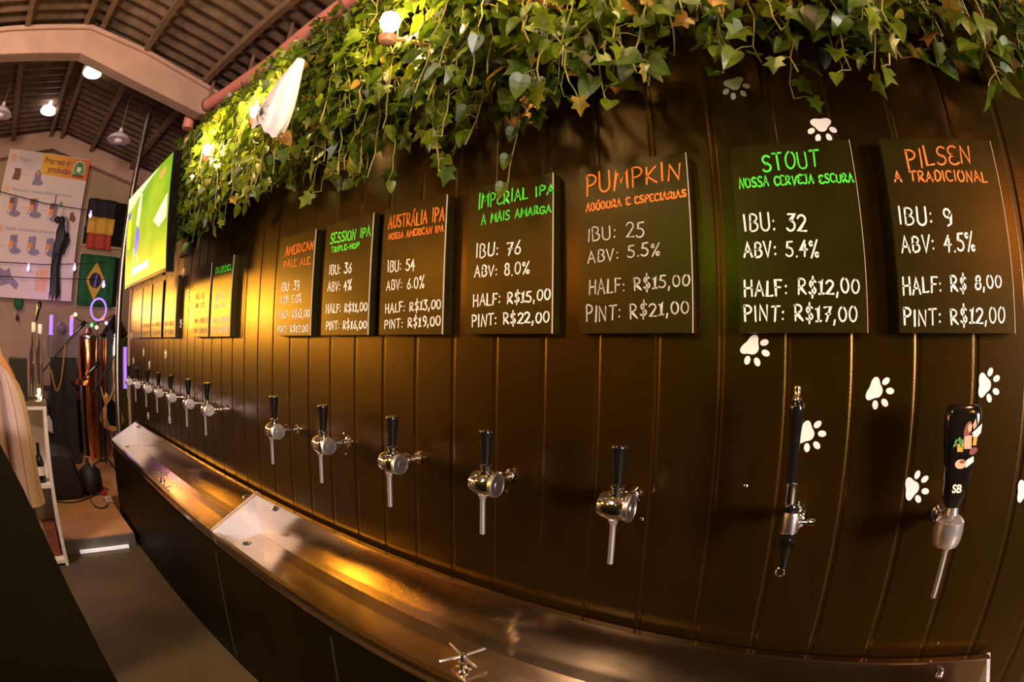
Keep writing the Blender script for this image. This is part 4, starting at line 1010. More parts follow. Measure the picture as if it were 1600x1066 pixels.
kettle(-1.55, 3.21); kettle(-1.20, 3.22); kettle(-0.86, 3.19)
for y in (-1.44, -1.13, -0.83): kettle(y, 2.72, 0.95, False)
m.cur = 0; wpoly(m, [(-0.57,3.10),(-0.49,3.07),(-0.46,3.12),(-0.53,3.22),(-0.57,3.20)], 0.003); wpoly(m, [(-0.86,3.28),(-0.84,3.28),(-0.84,3.42),(-0.86,3.42)], 0.003)
m.cur = 1; wpoly(m, [(-1.30,3.52),(-1.15,3.52),(-1.10,3.56),(-1.16,3.60),(-1.17,3.68),(-1.22,3.74),(-1.28,3.68),(-1.27,3.60)], 0.003)
m.cur = 2; wpoly(m, ell(-1.225, 3.68, 0.025, 0.022), 0.004)
m.cur = 3; wpoly(m, ell(-0.745, 3.30, 0.03, 0.04), 0.003)
m.cur = 1; wpoly(m, [(-1.62,2.15),(-1.42,2.20),(-1.30,2.12),(-1.26,2.20),(-1.40,2.30),(-1.44,2.40),(-1.52,2.36),(-1.60,2.40)], 0.003)
m.cur = 4; wpoly(m, [(-1.00,2.12),(-0.84,2.12),(-0.80,2.16),(-0.80,2.42),(-0.96,2.42),(-1.00,2.38)], 0.003)
m.build('pictograms', ['ink_brown', 'ink_purple', 'ink_orange', 'ink_green', 'ink_peach'], t, smooth=False)
# flags
def cloth_strip(y0, y1, z0, z1, x, mm, name, parent, seed):
    m = MB(); n = 16; rows = 4; vs = []
    for j in range(rows+1):
        for i in range(n+1):
            yy = y0 + (y1-y0)*i/n; zz = z0 + (z1-z0)*j/rows
            vs.append((x + 0.012*math.sin(yy*34+seed) + 0.006*math.sin(yy*71+zz*4), yy, zz))
    fs = [(j*(n+1)+i, j*(n+1)+i+1, (j+1)*(n+1)+i+1, (j+1)*(n+1)+i) for j in range(rows) for i in range(n)]
    m.add(vs, fs); o = m.build(name, mm, parent)
    sd = o.modifiers.new('s', 'SOLIDIFY'); sd.thickness = 0.003; return o
t = thing('flag', 'black, yellow and red striped flag hanging over the upper window', 'flag', (XB+0.09, -0.05, 2.75))
cloth_strip(-0.28, 0.16, 3.19, 3.45, XB+0.095, 'flag_black', 'black_band', t, 1); cloth_strip(-0.26, 0.175, 2.96, 3.19, XB+0.095, 'flag_yellow', 'yellow_band', t, 1); cloth_strip(-0.24, 0.16, 2.75, 2.96, XB+0.095, 'flag_red', 'red_band', t, 1)
t = thing('flag', 'green flag with yellow diamond and dark disc over the lower window', 'flag', (XB+0.09, 0, 2.0))
cloth_strip(-0.29, 0.28, 1.97, 2.67, XB+0.095, 'flag_green', 'green_field', t, 2)
fx = XB + 0.118
m = MB().prism([(-0.03,2.575),(-0.185,2.32),(-0.035,2.05),(0.125,2.33)], lambda y, z: (fx-0.004, y, z), lambda y, z: (fx, y, z)); m.build('diamond', 'flag_yellow', t, smooth=False)
m = MB().prism(ell(-0.03, 2.32, 0.095, 0.105, 22), lambda y, z: (fx, y, z), lambda y, z: (fx+0.003, y, z)); m.build('disc', 'flag_blue', t, smooth=False)
m = MB().add([(fx+0.005, -0.05, 2.23), (fx+0.005, -0.025, 2.23), (fx+0.005, 0.0, 2.40), (fx+0.005, -0.02, 2.40)], [(0, 1, 2, 3)]); mm_ = MB(); mm_.add([(fx+0.005, -0.05, 2.23), (fx+0.005, -0.025, 2.23), (fx+0.005, 0.0, 2.40), (fx+0.005, -0.02, 2.40)], [(0, 1, 2, 3)]); mm_.build('sash', 'ink_purple', t, smooth=False)
# string lights in front of the poster
def light_string(pts, bulbs, lab):
    t = thing('light_string', lab, 'string light', tuple(pts[0]), 'string lights across the gable wall')
    MB().tube(pts, 0.006, 6).build('wire', 'black_matte', t)
    for y, z in bulbs:
        MB().lathe([(0.010,0.0),(0.012,-0.03),(0.024,-0.05),(0.026,-0.07),(0.014,-0.095),(0.002,-0.10)], (XB+0.30, y, z), (0, 0, 1), 12).build('bulb', 'purple_glow', t)
XS = XB + 0.30
light_string([(XS,-2.5,3.42),(XS,-1.79,3.33),(XS,-1.0,3.24),(XS,-0.33,3.22),(XS,0.2,3.30)], [(-0.26,3.22)], 'string light wire crossing the poster above the kettles, one purple bulb at its edge')
light_string([(XS,-2.5,2.47),(XS,-1.6,2.44),(XS,-0.9,2.45),(XS,-0.33,2.50),(XS,0.1,2.56)], [(-1.13,2.45),(-0.40,2.50)], 'string light wire crossing the lower part of the poster with two purple bulbs')
light_string([(XS,-2.5,2.28),(XS,-1.59,2.265),(XS,-0.9,2.275),(XS,-0.38,2.30),(XS,0.1,2.32)], [(0.08,2.31)], 'lowest string light wire crossing the bottom of the poster')
# black ragged figure hanging before the poster
t = thing('hanging_figure', 'long black ragged figure decoration hanging in front of the poster', 'decoration', (XB+0.2, -0.68, 2.05))
rings = []; xh = XB + 0.29
for z, yc, ry, rx in ((3.02,-0.70,0.02,0.02),(2.98,-0.685,0.05,0.04),(2.88,-0.66,0.10,0.05),(2.80,-0.655,0.105,0.05),(2.70,-0.685,0.085,0.045),(2.55,-0.70,0.07,0.04),(2.40,-0.70,0.068,0.04),(2.25,-0.69,0.072,0.04),(2.12,-0.68,0.082,0.04)):
    rings.append([(xh + rx*math.cos(2*PI*k/24)*(1+0.2*math.sin(6*2*PI*k/24)), yc + ry*math.sin(2*PI*k/24)*(1+0.10*math.sin(5*2*PI*k/24+z*9)), z) for k in range(24)])
rings.append([(xh + 0.035*math.cos(2*PI*k/24), -0.68 + 0.085*math.sin(2*PI*k/24), 2.02 + (0.07 if k % 3 == 0 else (-0.02 if k % 3 == 1 else 0.02))) for k in range(24)])
MB().loft(rings, caps=False).build('robe', 'black_matte', t)
MB().ball((xh, -0.70, 3.05), 0.055, 14, 9, (1, 1, 0.95)).ball((xh, -0.77, 3.05), 0.05, 12, 8, (0.8, 1, 0.9)).build('head', 'black_matte', t)
MB().loft([[(xh+0.02, -0.66+0.030*math.cos(2*PI*k/10)*s_, z+0.0) if False else (xh+0.025+0.012*math.sin(2*PI*k/10), yc+0.028*math.cos(2*PI*k/10)*s_, z) for k in range(10)] for z, yc, s_ in ((3.10,-0.645,0.5),(3.04,-0.62,1.0),(2.95,-0.61,1.0),(2.88,-0.605,0.4))]).build('hair', 'ink_purple', t, label='pale hair')
for k, (a, b) in enumerate((((-0.60,2.82),(-0.545,2.80)),((-0.72,2.62),(-0.76,2.45)))):
    MB().tube([(xh+0.02, a[0], a[1]), (xh+0.03, b[0], b[1]), (xh+0.02, (-0.60,-0.765)[k], (2.60,2.36)[k])], [0.03, 0.02, 0.012], 8).build('sleeve', 'black_matte', t)
MB().tube([(xh, -0.70, 3.10), (xh, -0.70, 3.24), (XS, -0.70, 3.235)], 0.003, 5).build('string', 'black_matte', t)
# dark lantern-like ornament on the plain wall under the poster
t = thing('hanging_ornament', 'dark round ornament hanging on the beige wall under the poster', 'ornament', (XB+0.14, -1.24, 1.7))
MB().ball((XB+0.14, -1.245, 1.955), 0.075, 16, 10, (0.7, 1, 1.15)).build('ball', 'flag_green', t)
MB().lathe([(0.002,0),(0.028,0.03),(0.024,0.06),(0.004,0.10),(0.003,0.16)], (XB+0.14, -1.25, 1.72), (0, 0, 1), 12).build('drop', 'black_matte', t)
MB().tube([(XB+0.14, -1.245, 2.03), (XB+0.14, -1.245, 2.06), (XB+0.0, -1.245, 2.07)], 0.004, 5).build('hook', 'black_matte', t)

# ------------------------------------------------------------------ white shelf unit with its things
SX = -3.63
t = thing('shelf_unit', 'white open shelf unit beside the stage step', 'shelf', (-3.82, -1.4, 0))
for y in (-0.955, -1.86): MB().box(-4.0, SX, y, y+0.028, 0.0, 1.085).build('side_panel', 'white_paint', t, smooth=False, bevel=0.002)
for z in (0.02, 0.55, 1.06): MB().box(-4.0, SX-0.001, -1.832, -0.955, z, z+0.028).build('shelf_board', 'white_paint', t, smooth=False, bevel=0.002)
MB().box(-4.0, -3.992, -1.832, -0.955, 0.048, 1.06).build('back_panel', 'white_paint', t, smooth=False)
MB().box(-4.0, SX+0.004, -1.862, -0.925, 1.0885, 1.11).build('wooden_top', 'purlin', t, smooth=False, label='brown wooden top board')
def lathe_thing(name, prof, x, y, z, m, lab, cat, group=None, n=18):
    o = MB().lathe(prof, (x, y, z), (0, 0, 1), n).build(name, m, org=(x, y, z)); return tag(o, lab, cat, group)
BOT = [(0.036,0),(0.038,0.006),(0.038,0.13),(0.030,0.16),(0.014,0.19),(0.0135,0.245),(0.015,0.25),(0.015,0.262),(0.002,0.263)]
def bottle(x, y, z, m, ml, lab, s=1.0):
    o = lathe_thing('bottle', [(r*s, h*s) for r, h in BOT], x, y, z, m, lab, 'bottle', 'bottles in the white shelf')
    MB().lathe([(0.0386*s,0.05*s),(0.0386*s,0.11*s)], (x, y, z), (0, 0, 1), 18, caps=False).build('paper_label', ml, o); return o
bottle(-3.70, -1.02, 0.578, 'black_gloss', 'ink_cream', 'dark bottle with pale label on the middle shelf, closest to its right panel')
bottle(-3.72, -1.13, 0.578, 'glass_dark', 'ink_green', 'dark bottle with green label on the middle shelf behind the sleeve')
bottle(-3.80, -1.24, 0.578, 'ink_brown', 'ink_cream', 'brown bottle on the middle shelf hidden by the person', 1.1)
o = MB().box(-3.90, -3.70, -1.12, -0.97, 0.0485, 0.26).build('cardboard_box', 'ink_brown', smooth=False, bevel=0.004, org=(-3.8, -1.045, 0.048)); tag(o, 'brown box on the lowest shelf of the white unit', 'box')
o = MB().box(-3.92, -3.72, -1.32, -1.14, 0.048, 0.30).build('cardboard_box', 'black_matte', smooth=False, bevel=0.004, org=(-3.82, -1.23, 0.048)); tag(o, 'black box on the lowest shelf beside the brown box', 'box')
t = thing('beer_glass', 'tall empty beer glass on the wooden top of the white shelf', 'glass', (-3.72, -0.985, 1.11))
MB().lathe([(0.032,0.0),(0.033,0.004),(0.010,0.008),(0.009,0.020),(0.026,0.035),(0.034,0.12),(0.036,0.24),(0.0345,0.24),(0.0325,0.12),(0.024,0.04),(0.002,0.036)], (-3.72, -0.985, 1.11), (0, 0, 1), 24).build('bowl', 'glass', t)
lathe_thing('candle', [(0.018,0),(0.018,0.07),(0.003,0.075)], -3.79, -0.975, 1.11, 'warm_glow', 'small glowing candle behind the tall beer glass', 'candle')
for yy, hh, lab in ((-1.02, 0.44, 'slim clear bottle with white cap at the back of the shelf top'), (-0.965, 0.43, 'slim clear bottle with white cap nearest the right end of the shelf top')):
    o = lathe_thing('bottle', [(0.03,0),(0.03,hh-0.14),(0.016,hh-0.07),(0.014,hh)], -3.87, yy, 1.11, 'glass', lab, 'bottle')
    MB().lathe([(0.016,hh),(0.018,hh+0.005),(0.018,hh+0.06),(0.014,hh+0.065)], (-3.87, yy, 1.11), (0, 0, 1), 14).build('cap', 'white_paint', o)
o = MB().box(-3.93, -3.68, -1.22, -1.07, 1.11, 1.38).build('menu_holder', 'black_matte', smooth=False, bevel=0.004, org=(-3.8, -1.145, 1.11)); tag(o, 'black box standing on the shelf top next to the person', 'box')

# ------------------------------------------------------------------ stage gear
def mic_stand(x, y, ztop, tip, lab, zb=0.10, boom=True):
    t = thing('microphone_stand', lab, 'microphone stand', (x, y, zb), 'microphone stands on the stage')
    MB().tube([(x, y, zb+0.10), (x, y, ztop)], 0.011, 8).build('pole', 'black_matte', t)
    for k in range(3):
        a = 0.5 + k*2*PI/3; MB().tube([(x, y, zb+0.16), (x+0.22*math.cos(a), y+0.22*math.sin(a), zb+0.012)], 0.011, 8).build('leg', 'black_matte', t)
    if boom:
        d = Vector(tip) - Vector((x, y, ztop)); b = Vector((x, y, ztop)) - d*0.35
        MB().tube([b, Vector(tip)], 0.010, 8).build('boom_arm', 'black_matte', t)
        dn = d.normalized()
        MB().tube([Vector(tip), Vector(tip)+dn*0.10, Vector(tip)+dn*0.16, Vector(tip)+dn*0.20], [0.014, 0.018, 0.030, 0.018], 10).build('microphone', 'black_gloss', t)
mic_stand(-6.00, -0.76, 1.28, (-6.00, -0.47, 1.57), 'microphone stand with raised boom in front of the purple grey case')
mic_stand(-6.02, -0.12, 1.10, (-6.02, 0.20, 1.54), 'microphone stand with raised boom in front of the steel tank')
mic_stand(-5.65, -0.40, 1.12, (-5.65, -0.34, 1.17), 'black microphone stand with tripod foot nearest the monitor wedge')
mic_stand(-5.70, -0.985, 1.60, (-5.70, -0.97, 1.68), 'straight microphone stand behind the white shelf top')
# monitor wedge
t = thing('stage_monitor', 'black wedge stage monitor lying next to the white shelf', 'speaker', (-5.1, -0.82, 0.1))
m = MB().prism([(-0.98,0.10),(-0.60,0.10),(-0.555,0.19),(-0.66,0.49),(-0.80,0.53),(-0.98,0.50)], lambda y, z: (-5.42, y, z), lambda y, z: (-4.90, y, z)); m.build('cabinet', 'black_matte', t, smooth=False, bevel=0.02)
m = MB(); m.bar((-5.38, -0.600, 0.345), (-4.94, -0.600, 0.345), 0.012, 0.26, (0, -0.33, 1)); m.build('grille', 'flag_black', t, smooth=False)
# purple grey case with purple tubes and jar
t = thing('equipment_case', 'purple grey box raised on a dark stand at the back of the stage', 'case', (-6.45, -0.56, 0.1))
MB().box(-6.65, -6.35, -0.78, -0.36, 1.31, 1.56).build('case', 'purple_grey', t, smooth=False, bevel=0.008)
MB().box(-6.62, -6.38, -0.74, -0.40, 0.10, 1.31).build('stand', 'black_matte', t, smooth=False)
for y, lab in ((-0.745, 'left glowing purple light tube on the purple grey case'), (-0.465, 'right glowing purple light tube on the purple grey case')):
    o = MB().lathe([(0.030,0),(0.032,0.02),(0.026,0.022),(0.026,0.22),(0.012,0.225)], (-6.45, y, 1.56), (0, 0, 1), 14).build('light_tube', 'tube_glow', org=(-6.45, y, 1.56)); tag(o, lab, 'light')
o = MB().ball((-6.45, -0.60, 1.635), 0.075, 16, 10).lathe([(0.05,0.0),(0.05,0.02)], (-6.45, -0.60, 1.56), (0, 0, 1), 16).build('glass_jar', 'purple_grey', org=(-6.45, -0.6, 1.56)); tag(o, 'round bluish jar between the two purple tubes', 'jar')
# tanks
t = thing('steel_tank', 'shiny steel tank with dark conical lid at the back of the stage', 'tank', (-6.75, 0.20, 0.1))
MB().lathe([(0.20,0.0),(0.21,0.01),(0.21,1.46),(0.20,1.47)], (-6.75, 0.20, 0.1), (0, 0, 1), 32).build('vessel', 'steel_tank', t)
MB().lathe([(0.225,1.47),(0.225,1.50),(0.19,1.515),(0.06,1.70),(0.03,1.74),(0.002,1.745)], (-6.75, 0.20, 0.1), (0, 0, 1), 32).build('lid', 'black_gloss', t)
for a, mm in ((-0.9, 'red'), (-0.55, 'tube_glow'), (-1.25, 'ink_cream')):
    MB().tube([(-6.75+0.225*math.cos(a), 0.20+0.225*math.sin(a)*-1, z) for z in (0.95, 1.45)], 0.018, 8).build('reflection_strip', mm, t)  # coloured reflections on the vessel, modelled as thin strips
t = thing('copper_kettle', 'glowing copper kettle left of the steel tank', 'kettle', (-6.7, -0.19, 0.1))
MB().lathe([(0.10,0.0),(0.12,0.02),(0.135,1.05),(0.145,1.10),(0.145,1.42),(0.13,1.46),(0.05,1.50),(0.03,1.56),(0.002,1.565)], (-6.7, -0.19, 0.1), (0, 0, 1), 26).build('vessel', 'copper', t)
MB().lathe([(0.148,1.43),(0.152,1.45),(0.148,1.47)], (-6.7, -0.19, 0.1), (0, 0, 1), 26).build('rim', 'steel_tank', t)
o = MB().tube([(-6.45, -0.10+0.105*math.cos(2*PI*k/30), 1.875+0.125*math.sin(2*PI*k/30)) for k in range(31)], 0.013, 8).build('light_hoop', 'tube_glow', org=(-6.45, -0.1, 1.75)); tag(o, 'thin purple glowing hoop above the copper kettle', 'light hoop')
t = thing('hoop_stand', 'thin dark pole holding the purple hoop', 'pole', (-6.46, -0.1, 0.1)); MB().tube([(-6.45, -0.10, 0.1), (-6.45, -0.10, 1.745)], 0.008, 6).build('pole', 'black_matte', t); MB().lathe([(0.05,0),(0.05,0.01),(0.01,0.02)], (-6.45, -0.10, 0.1), (0,0,1), 14).build('base', 'black_matte', t)
# party bulbs on a short wire around the kettle
t = thing('party_light_string', 'short wire of coloured party bulbs draped over the copper kettle', 'string light', (-6.4, -0.15, 1.65))
MB().tube([(-6.42,-0.50,1.80),(-6.42,-0.32,1.72),(-6.42,-0.16,1.70),(-6.42,-0.02,1.75),(-6.42,0.10,1.82)], 0.006, 5).build('wire', 'black_matte', t)
for y, z, mm in ((-0.19,1.69,'green_glow'),(-0.04,1.77,'red_glow'),(0.01,1.72,'purple_glow'),(-0.46,1.78,'red_glow'),(-0.42,1.80,'warm_glow'),(-0.12,1.665,'warm_glow')):
    MB().ball((-6.41, y, z), 0.022, 10, 7).build('bulb', mm, t)
t = thing('stage_spotlight', 'small stage spotlight glowing gold beside the far end of the wall', 'light', (-6.35, 0.32, 1.80)); 
MB().lathe([(0.04,0),(0.045,0.10),(0.05,0.13)], (-6.35, 0.34, 1.785), (0.55, 0.25, -0.6), 16).build('housing', 'black_matte', t)
MB().lathe([(0.044,0.131),(0.044,0.135)], (-6.35, 0.34, 1.785), (0.55, 0.25, -0.6), 16).build('lens', 'warm_glow', t)
MB().tube([(-6.35, 0.34, 1.785), (-6.35, 0.34, 0.11)], 0.012, 8).build('pole', 'black_matte', t)
# drum / banjo head, guitars, amp
t = thing('banjo', 'round white banjo head with a dark neck across it on the stage', 'banjo', (-6.9, -0.72, 0.1))
MB().lathe([(0.115,0),(0.12,0.01),(0.12,0.06),(0.10,0.065),(0.002,0.066)], (-6.9, -0.72, 0.50), (1, 0.15, 0.15), 24).build('head', 'lamp_white', t)
MB().lathe([(0.128,-0.01),(0.135,0.0),(0.135,0.055),(0.128,0.06)], (-6.9, -0.72, 0.50), (1, 0.15, 0.15), 24, caps=False).build('rim', 'black_gloss', t)
MB().tube([(-6.81, -0.84, 0.80), (-6.81, -0.72, 0.55), (-6.81, -0.46, 0.12)], 0.018, 8).build('neck', 'black_matte', t)
t = thing('electric_guitar', 'sunburst electric guitar with black pickguard leaning beside the trough end', 'guitar', (-7.0, 0.05, 0.1))
gp = [(-0.13,0.50),(-0.16,0.58),(-0.14,0.68),(-0.08,0.74),(-0.09,0.82),(-0.06,0.90),(-0.035,0.86),(0.0,0.84),(0.035,0.86),(0.07,0.88),(0.09,0.80),(0.08,0.74),(0.14,0.68),(0.16,0.58),(0.12,0.48),(0.0,0.44)]
tilt = lambda y, z, d: (-6.20 - (z-0.44)*0.12 + d, y+0.04, z+0.05)
MB().prism(gp, lambda y, z: tilt(y, z, 0), lambda y, z: tilt(y, z, 0.045)).build('body', 'guitar', t, smooth=False, bevel=0.008)
MB().prism([(-0.04,0.52),(0.07,0.50),(0.09,0.62),(0.05,0.78),(-0.03,0.84),(-0.06,0.74),(-0.07,0.62)], lambda y, z: tilt(y, z, 0.046), lambda y, z: tilt(y, z, 0.050)).build('pickguard', 'black_gloss', t, smooth=False)
MB().bar(tilt(0, 0.80, 0.055), tilt(0, 1.42, 0.055), 0.05, 0.022, (1, 0, 0)).build('neck', 'black_matte', t, smooth=False)
MB().prism([(-0.04,1.42),(0.04,1.42),(0.05,1.52),(0.03,1.60),(-0.05,1.56)], lambda y, z: tilt(y, z, 0.045), lambda y, z: tilt(y, z, 0.06)).build('headstock', 'black_matte', t, smooth=False)
MB().tube([(-6.24,-0.08,0.11),(-6.18,-0.04,0.50),(-6.15,-0.04,0.50)], 0.010, 6).tube([(-6.24,0.16,0.11),(-6.18,0.12,0.50),(-6.15,0.12,0.50)], 0.010, 6).bar((-6.18,-0.05,0.49),(-6.18,0.13,0.49),0.014,0.014).build('stand', 'black_matte', t, smooth=False)
t = thing('amplifier', 'dark amplifier cabinet at the back of the stage under the purple grey case', 'amplifier', (-7.2, -0.45, 0.1))
MB().box(-7.4, -7.05, -0.95, -0.20, 0.10, 0.92).build('cabinet', 'black_matte', t, smooth=False, bevel=0.01); MB().box(-7.05, -7.04, -0.90, -0.25, 0.15, 0.74).build('grille', 'flag_black', t, smooth=False); MB().box(-7.05, -7.042, -0.90, -0.25, 0.78, 0.88).build('control_panel', 'steel_tank', t, smooth=False)
t = thing('cymbal_stand', 'cymbal on a thin stand in front of the copper kettle', 'cymbal', (-6.3, -0.32, 0.1))
MB().lathe([(0.002,0.025),(0.03,0.02),(0.04,0.008),(0.17,-0.004),(0.17,-0.006),(0.03,0.004),(0.002,0.006)], (-6.35, -0.34, 1.05), (0.15, 0.1, 1), 26, caps=False).build('cymbal', 'copper', t); MB().tube([(-6.35,-0.34,0.11),(-6.35,-0.34,1.06)], 0.010, 6).build('pole', 'steel_tank', t)
# bag, pedals and cables at the stage front
t = thing('equipment_bag', 'black bag of cables on the stage at the foot of the microphone stand', 'bag', (-5.2, -0.42, 0.1))
rings = []
for z, ry, rx in ((0.10,0.10,0.15),(0.13,0.125,0.18),(0.22,0.13,0.185),(0.30,0.11,0.15),(0.35,0.06,0.09),(0.365,0.02,0.03)):
    rings.append([(-5.15 + rx*math.cos(2*PI*k/22)*(1+0.06*math.sin(3*2*PI*k/22+z*30)), -0.445 + ry*math.sin(2*PI*k/22)*(1+0.07*math.cos(4*2*PI*k/22+z*20)), z) for k in range(22)])
MB().loft(rings).build('bag', 'black_matte', t); MB().tube([(-5.25,-0.50,0.33),(-5.25,-0.47,0.42),(-5.12,-0.43,0.43),(-5.08,-0.42,0.34)], 0.008, 6).build('strap', 'yellow_cable', t)
def pedal(x, y, m, lab, w_=0.07):
    o = MB().prism([(-0.06,0.0),(0.06,0.0),(0.06,0.028),(-0.06,0.048)], lambda a, b: (x+a, y-w_/2, 0.1+b), lambda a, b: (x+a, y+w_/2, 0.1+b)).build('effects_pedal', m, smooth=False, bevel=0.004, org=(x, y, 0.1))
    MB().lathe([(0.010,0),(0.010,0.012),(0.008,0.015)], (x+0.03, y, 0.135), (0, 0, 1), 10).build('foot_switch', 'chrome', o); tag(o, lab, 'pedal', 'effects pedals by the trough base')
pedal(-5.02, -0.345, 'red', 'red effects pedal on the stage against the trough base')
pedal(-5.05, -0.42+0.005, 'blue', 'blue effects pedal beside the red one on the stage', 0.05)
pedal(-4.72, -0.34, 'lamp_white', 'pale effects pedal closest to the stage step', 0.07)
pedal(-5.75, -0.355, 'purple_grey', 'pale purple effects pedal further back on the stage', 0.09)
def cable(pts, lab, m='black_matte', r=0.006):
    P = [Vector(p) for p in pts]; out = []
    for i in range(len(P)-1):
        p0, p1, p2, p3 = P[max(i-1,0)], P[i], P[i+1], P[min(i+2,len(P)-1)]
        for k in range(6):
            s = k/6; out.append(0.5*((2*p1) + (p2-p0)*s + (2*p0-5*p1+4*p2-p3)*s*s + (3*p1-p0-3*p2+p3)*s**3))
    out.append(P[-1]); o = MB().tube(out, r, 6).build('cable', m, org=tuple(P[0])); tag(o, lab, 'cable', 'cables on the stage')
zc = 0.107
cable([(-4.90,-0.95,zc),(-4.80,-0.75,zc),(-4.85,-0.58,zc),(-5.0,-0.40,zc),(-4.9,-0.33,zc)], 'black cable running from the monitor wedge across the stage front')
cable([(-4.95,-0.52,zc),(-4.62,-0.50,zc),(-4.55,-0.42,zc),(-4.68,-0.36,zc),(-4.8,-0.38,zc)], 'looped black cable lying nearest the stage step')
cable([(-5.6,-0.60,zc),(-5.3,-0.56,zc),(-5.15,-0.60,zc),(-4.98,-0.50,zc)], 'black cable curling beside the monitor wedge')
cable([(-7.0,-0.55,zc),(-6.6,-0.40,zc),(-6.2,-0.36,zc),(-5.8,-0.33,zc)], 'thin cable crossing the back of the stage')
cable([(-5.985,-0.76,1.20),(-5.98,-0.70,0.98),(-5.98,-0.63,1.10),(-5.99,-0.58,1.46)], 'yellow cable hanging from the left microphone stand', 'yellow_cable', 0.010)
cable([(-6.005,-0.12,1.02),(-6.0,-0.06,0.84),(-6.0,0.04,1.0),(-6.01,0.06,1.34)], 'yellow cable hanging near the steel tank', 'yellow_cable', 0.010)

# ------------------------------------------------------------------ person standing beyond the counter
t = thing('person', 'person in a loose tan striped shirt and trousers standing beyond the counter, arm hanging', 'person', (-2.28, -1.385, 0.0))
PXc, PYc = -2.28, -1.385
def skinned(verts, edges, radii, name, mm, parent, sub=2, root=0):
    me = bpy.data.meshes.new(name); off = origin(parent)
    me.from_pydata([tuple(Vector(v)-off) for v in verts], edges, []); me.materials.append(M[mm])
    o = bpy.data.objects.new(name, me); COL.objects.link(o); o.parent = parent; ORG[o.name] = off.copy()
    o.modifiers.new('skin', 'SKIN'); ly = me.skin_vertices[0] if me.skin_vertices else None
    for i, r in enumerate(radii):
        ly.data[i].radius = r if isinstance(r, tuple) else (r, r)
        ly.data[i].use_root = (i == root)
    s = o.modifiers.new('sub', 'SUBSURF'); s.levels = sub; s.render_levels = sub
    for mo in o.modifiers:
        if mo.type == 'SKIN': mo.use_smooth_shade = True
    return o
x, y = PXc, PYc
V = [(x,y,0.92),(x,y,1.08),(x,y,1.25),(x-0.01,y,1.40),(x-0.02,y,1.50),(x-0.03,y,1.56),(x-0.04,y,1.66),(x-0.03,y,1.76)]
Rd = [(0.13,0.10),(0.12,0.095),(0.135,0.10),(0.12,0.085),0.055,0.055,(0.075,0.09),(0.06,0.07)]
E = [(i,i+1) for i in range(7)]
def chain(start, pts, rs):
    p = start
    for q, r in zip(pts, rs): V.append(q); Rd.append(r); E.append((p, len(V)-1)); p = len(V)-1
    return p
hr = chain(3, [(x,y+0.15,1.42),(x+0.01,y+0.22,1.34),(x+0.02,y+0.255,1.13),(x+0.045,y+0.262,0.93),(x+0.05,y+0.262,0.87)], [0.058,0.052,0.043,0.034,0.028])
pr = chain(hr, [(x+0.055,y+0.262,0.82),(x+0.057,y+0.262,0.785)], [(0.032,0.018),(0.034,0.016)])
for k, (dx, l) in enumerate(((-0.030,0.066),(-0.010,0.076),(0.010,0.072),(0.028,0.056))):
    bx = x+0.057+dx; chain(pr, [(bx,y+0.262,0.768),(bx+0.004,y+0.256,0.768-l*0.5),(bx+0.006,y+0.244,0.768-l)], [0.0095,0.009,0.008])
chain(hr, [(x+0.085,y+0.255,0.83),(x+0.098,y+0.250,0.795),(x+0.100,y+0.243,0.77)], [0.012,0.0105,0.009])
hl = chain(3, [(x,y-0.15,1.42),(x,y-0.22,1.34),(x+0.0,y-0.255,1.13),(x-0.03,y-0.262,0.93),(x-0.035,y-0.262,0.87)], [0.058,0.052,0.043,0.034,0.028])
pl = chain(hl, [(x-0.04,y-0.262,0.82),(x-0.042,y-0.262,0.785)], [(0.032,0.018),(0.034,0.016)])
for k, (dx, l) in enumerate(((-0.028,0.056),(-0.010,0.072),(0.010,0.076),(0.030,0.066))):
    bx = x-0.042+dx; chain(pl, [(bx,y-0.262,0.768),(bx-0.004,y-0.256,0.768-l*0.5),(bx-0.006,y-0.244,0.768-l)], [0.0095,0.009,0.008])
chain(hl, [(x-0.075,y-0.255,0.83),(x-0.09,y-0.25,0.795),(x-0.094,y-0.243,0.77)], [0.012,0.0105,0.009])
for sg in (1, -1):
    chain(0, [(x,y+sg*0.10,0.86),(x+0.01,y+sg*0.115,0.50),(x-0.0,y+sg*0.12,0.10),(x-0.02,y+sg*0.122,0.055),(x-0.17,y+sg*0.135,0.035)], [0.085,0.058,0.042,0.045,0.035])
skinned(V, E, Rd, 'body', 'skin', t)
MB().ball((x-0.03, y, 1.70), 0.105, 18, 12, (1.0, 0.84, 1.12)).build('hair', 'hair', t)
# face on the far side (the person looks towards the stage)
fx = x - 0.125
m = MB().tube([(fx+0.005,y,1.70),(fx-0.022,y,1.665),(fx-0.002,y,1.655)], [0.010,0.013,0.010], 8); m.build('nose', 'skin', t)
for sg in (1,-1):
    MB().ball((fx+0.006, y+sg*0.032, 1.69), 0.012, 10, 6).build('eye', 'sticker', t)
    MB().ball((x-0.035, y+sg*0.090, 1.675), 0.03, 10, 7, (0.7, 0.35, 1)).build('ear', 'skin', t)
MB().tube([(fx+0.002,y-0.024,1.632),(fx-0.004,y,1.630),(fx+0.002,y+0.024,1.632)], 0.006, 6).build('mouth', 'ink_brown', t)
def ring(cx, cy, z, rx, ry, n=40, wob=0.0, ph=0.0, slope=0.0):
    return [(cx + rx*math.cos(2*PI*k/n)*(1+wob*math.sin(7*2*PI*k/n+ph)), cy + ry*math.sin(2*PI*k/n)*(1+wob*math.sin(5*2*PI*k/n+ph)), z + slope*math.sin(2*PI*k/n)) for k in range(n)]
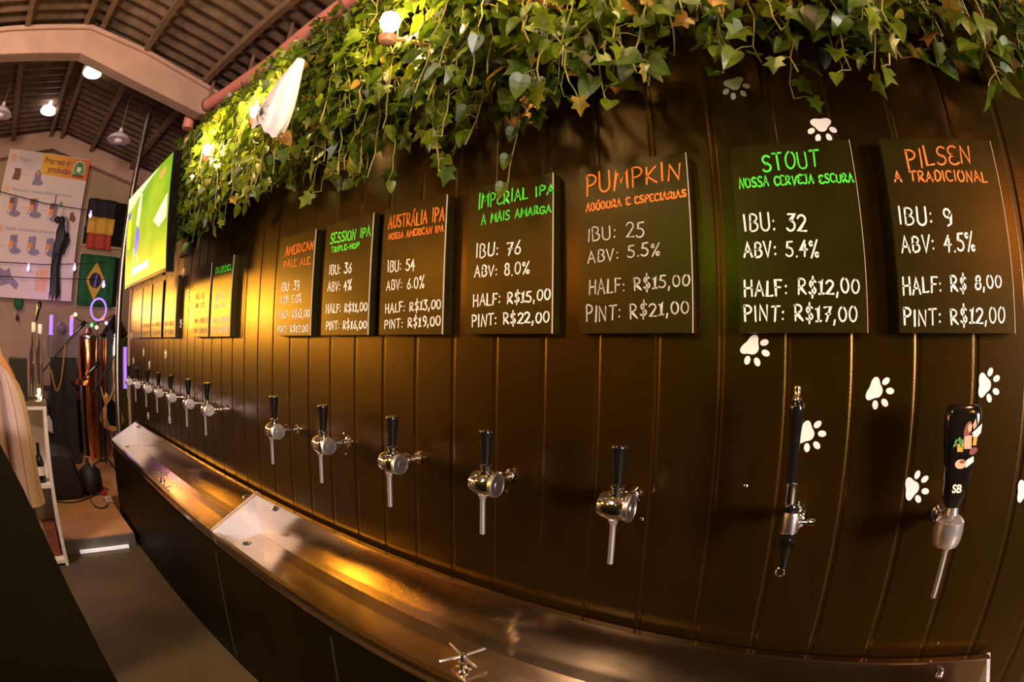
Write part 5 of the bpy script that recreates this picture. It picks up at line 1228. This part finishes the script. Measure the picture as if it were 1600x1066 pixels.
m = MB().loft([ring(x-0.02,y,1.545,0.062,0.068),ring(x-0.01,y,1.53,0.085,0.10),ring(x,y,1.49,0.115,0.165),ring(x,y,1.43,0.135,0.205),ring(x,y,1.33,0.150,0.205,wob=0.01),ring(x,y,1.15,0.150,0.200,wob=0.02,ph=1),ring(x,y,0.98,0.160,0.205,wob=0.03,ph=1.4),ring(x,y,0.80,0.170,0.215,wob=0.04,ph=2)], caps=False, uvs=True)
m.build('shirt', 'shirt', t, sub=1)
for sg in (1, -1):
    sh = Vector((x, y+sg*0.13, 1.455)); pts = [(0.0,0.13,1.455,0.085),(0.0,0.19,1.41,0.092),(0.005,0.232,1.32,0.090),(0.015,0.258,1.18,0.085),(0.03,0.268,1.02,0.084),(0.04,0.270,0.93,0.086),(0.045,0.275,0.865,0.092)]
    rings = []
    for i, (dx, dy, z, r) in enumerate(pts):
        tilt_ = (0.8, 0.6, 0.3, 0.12, 0.05, 0.03, 0.0)[i]
        rings.append([(x+dx*sg + r*math.cos(2*PI*k/24)*(1+0.03*math.sin(5*2*PI*k/24+i)), y+sg*(dy + r*0.8*math.sin(2*PI*k/24)*(1-0.3*tilt_)), z - tilt_*r*math.sin(2*PI*k/24)*0.9) for k in range(24)])
    MB().loft(rings, caps=False, uvs=True).build('sleeve', 'shirt', t, sub=1)
for sg in (1, -1):
    MB().loft([ring(x,y+sg*0.080,0.95,0.135,0.120),ring(x,y+sg*0.115,0.86,0.140,0.165,wob=0.02),ring(x+0.01,y+sg*0.155,0.70,0.140,0.175,wob=0.03,ph=1),ring(x+0.01,y+sg*0.17,0.45,0.135,0.172,wob=0.04,ph=2),ring(x+0.01,y+sg*0.17,0.12,0.130,0.165,wob=0.04,ph=2.5)], caps=False, uvs=True).build('trouser_leg', 'shirt', t, sub=1)
    MB().loft([[(x-0.06+0.15*math.cos(2*PI*k/20)*s_, y+sg*0.130+0.05*math.sin(2*PI*k/20)*s_, z) for k in range(20)] for z, s_ in ((0.001,0.95),(0.02,1.0),(0.05,0.92),(0.085,0.6))]).build('shoe', 'shoe', t)
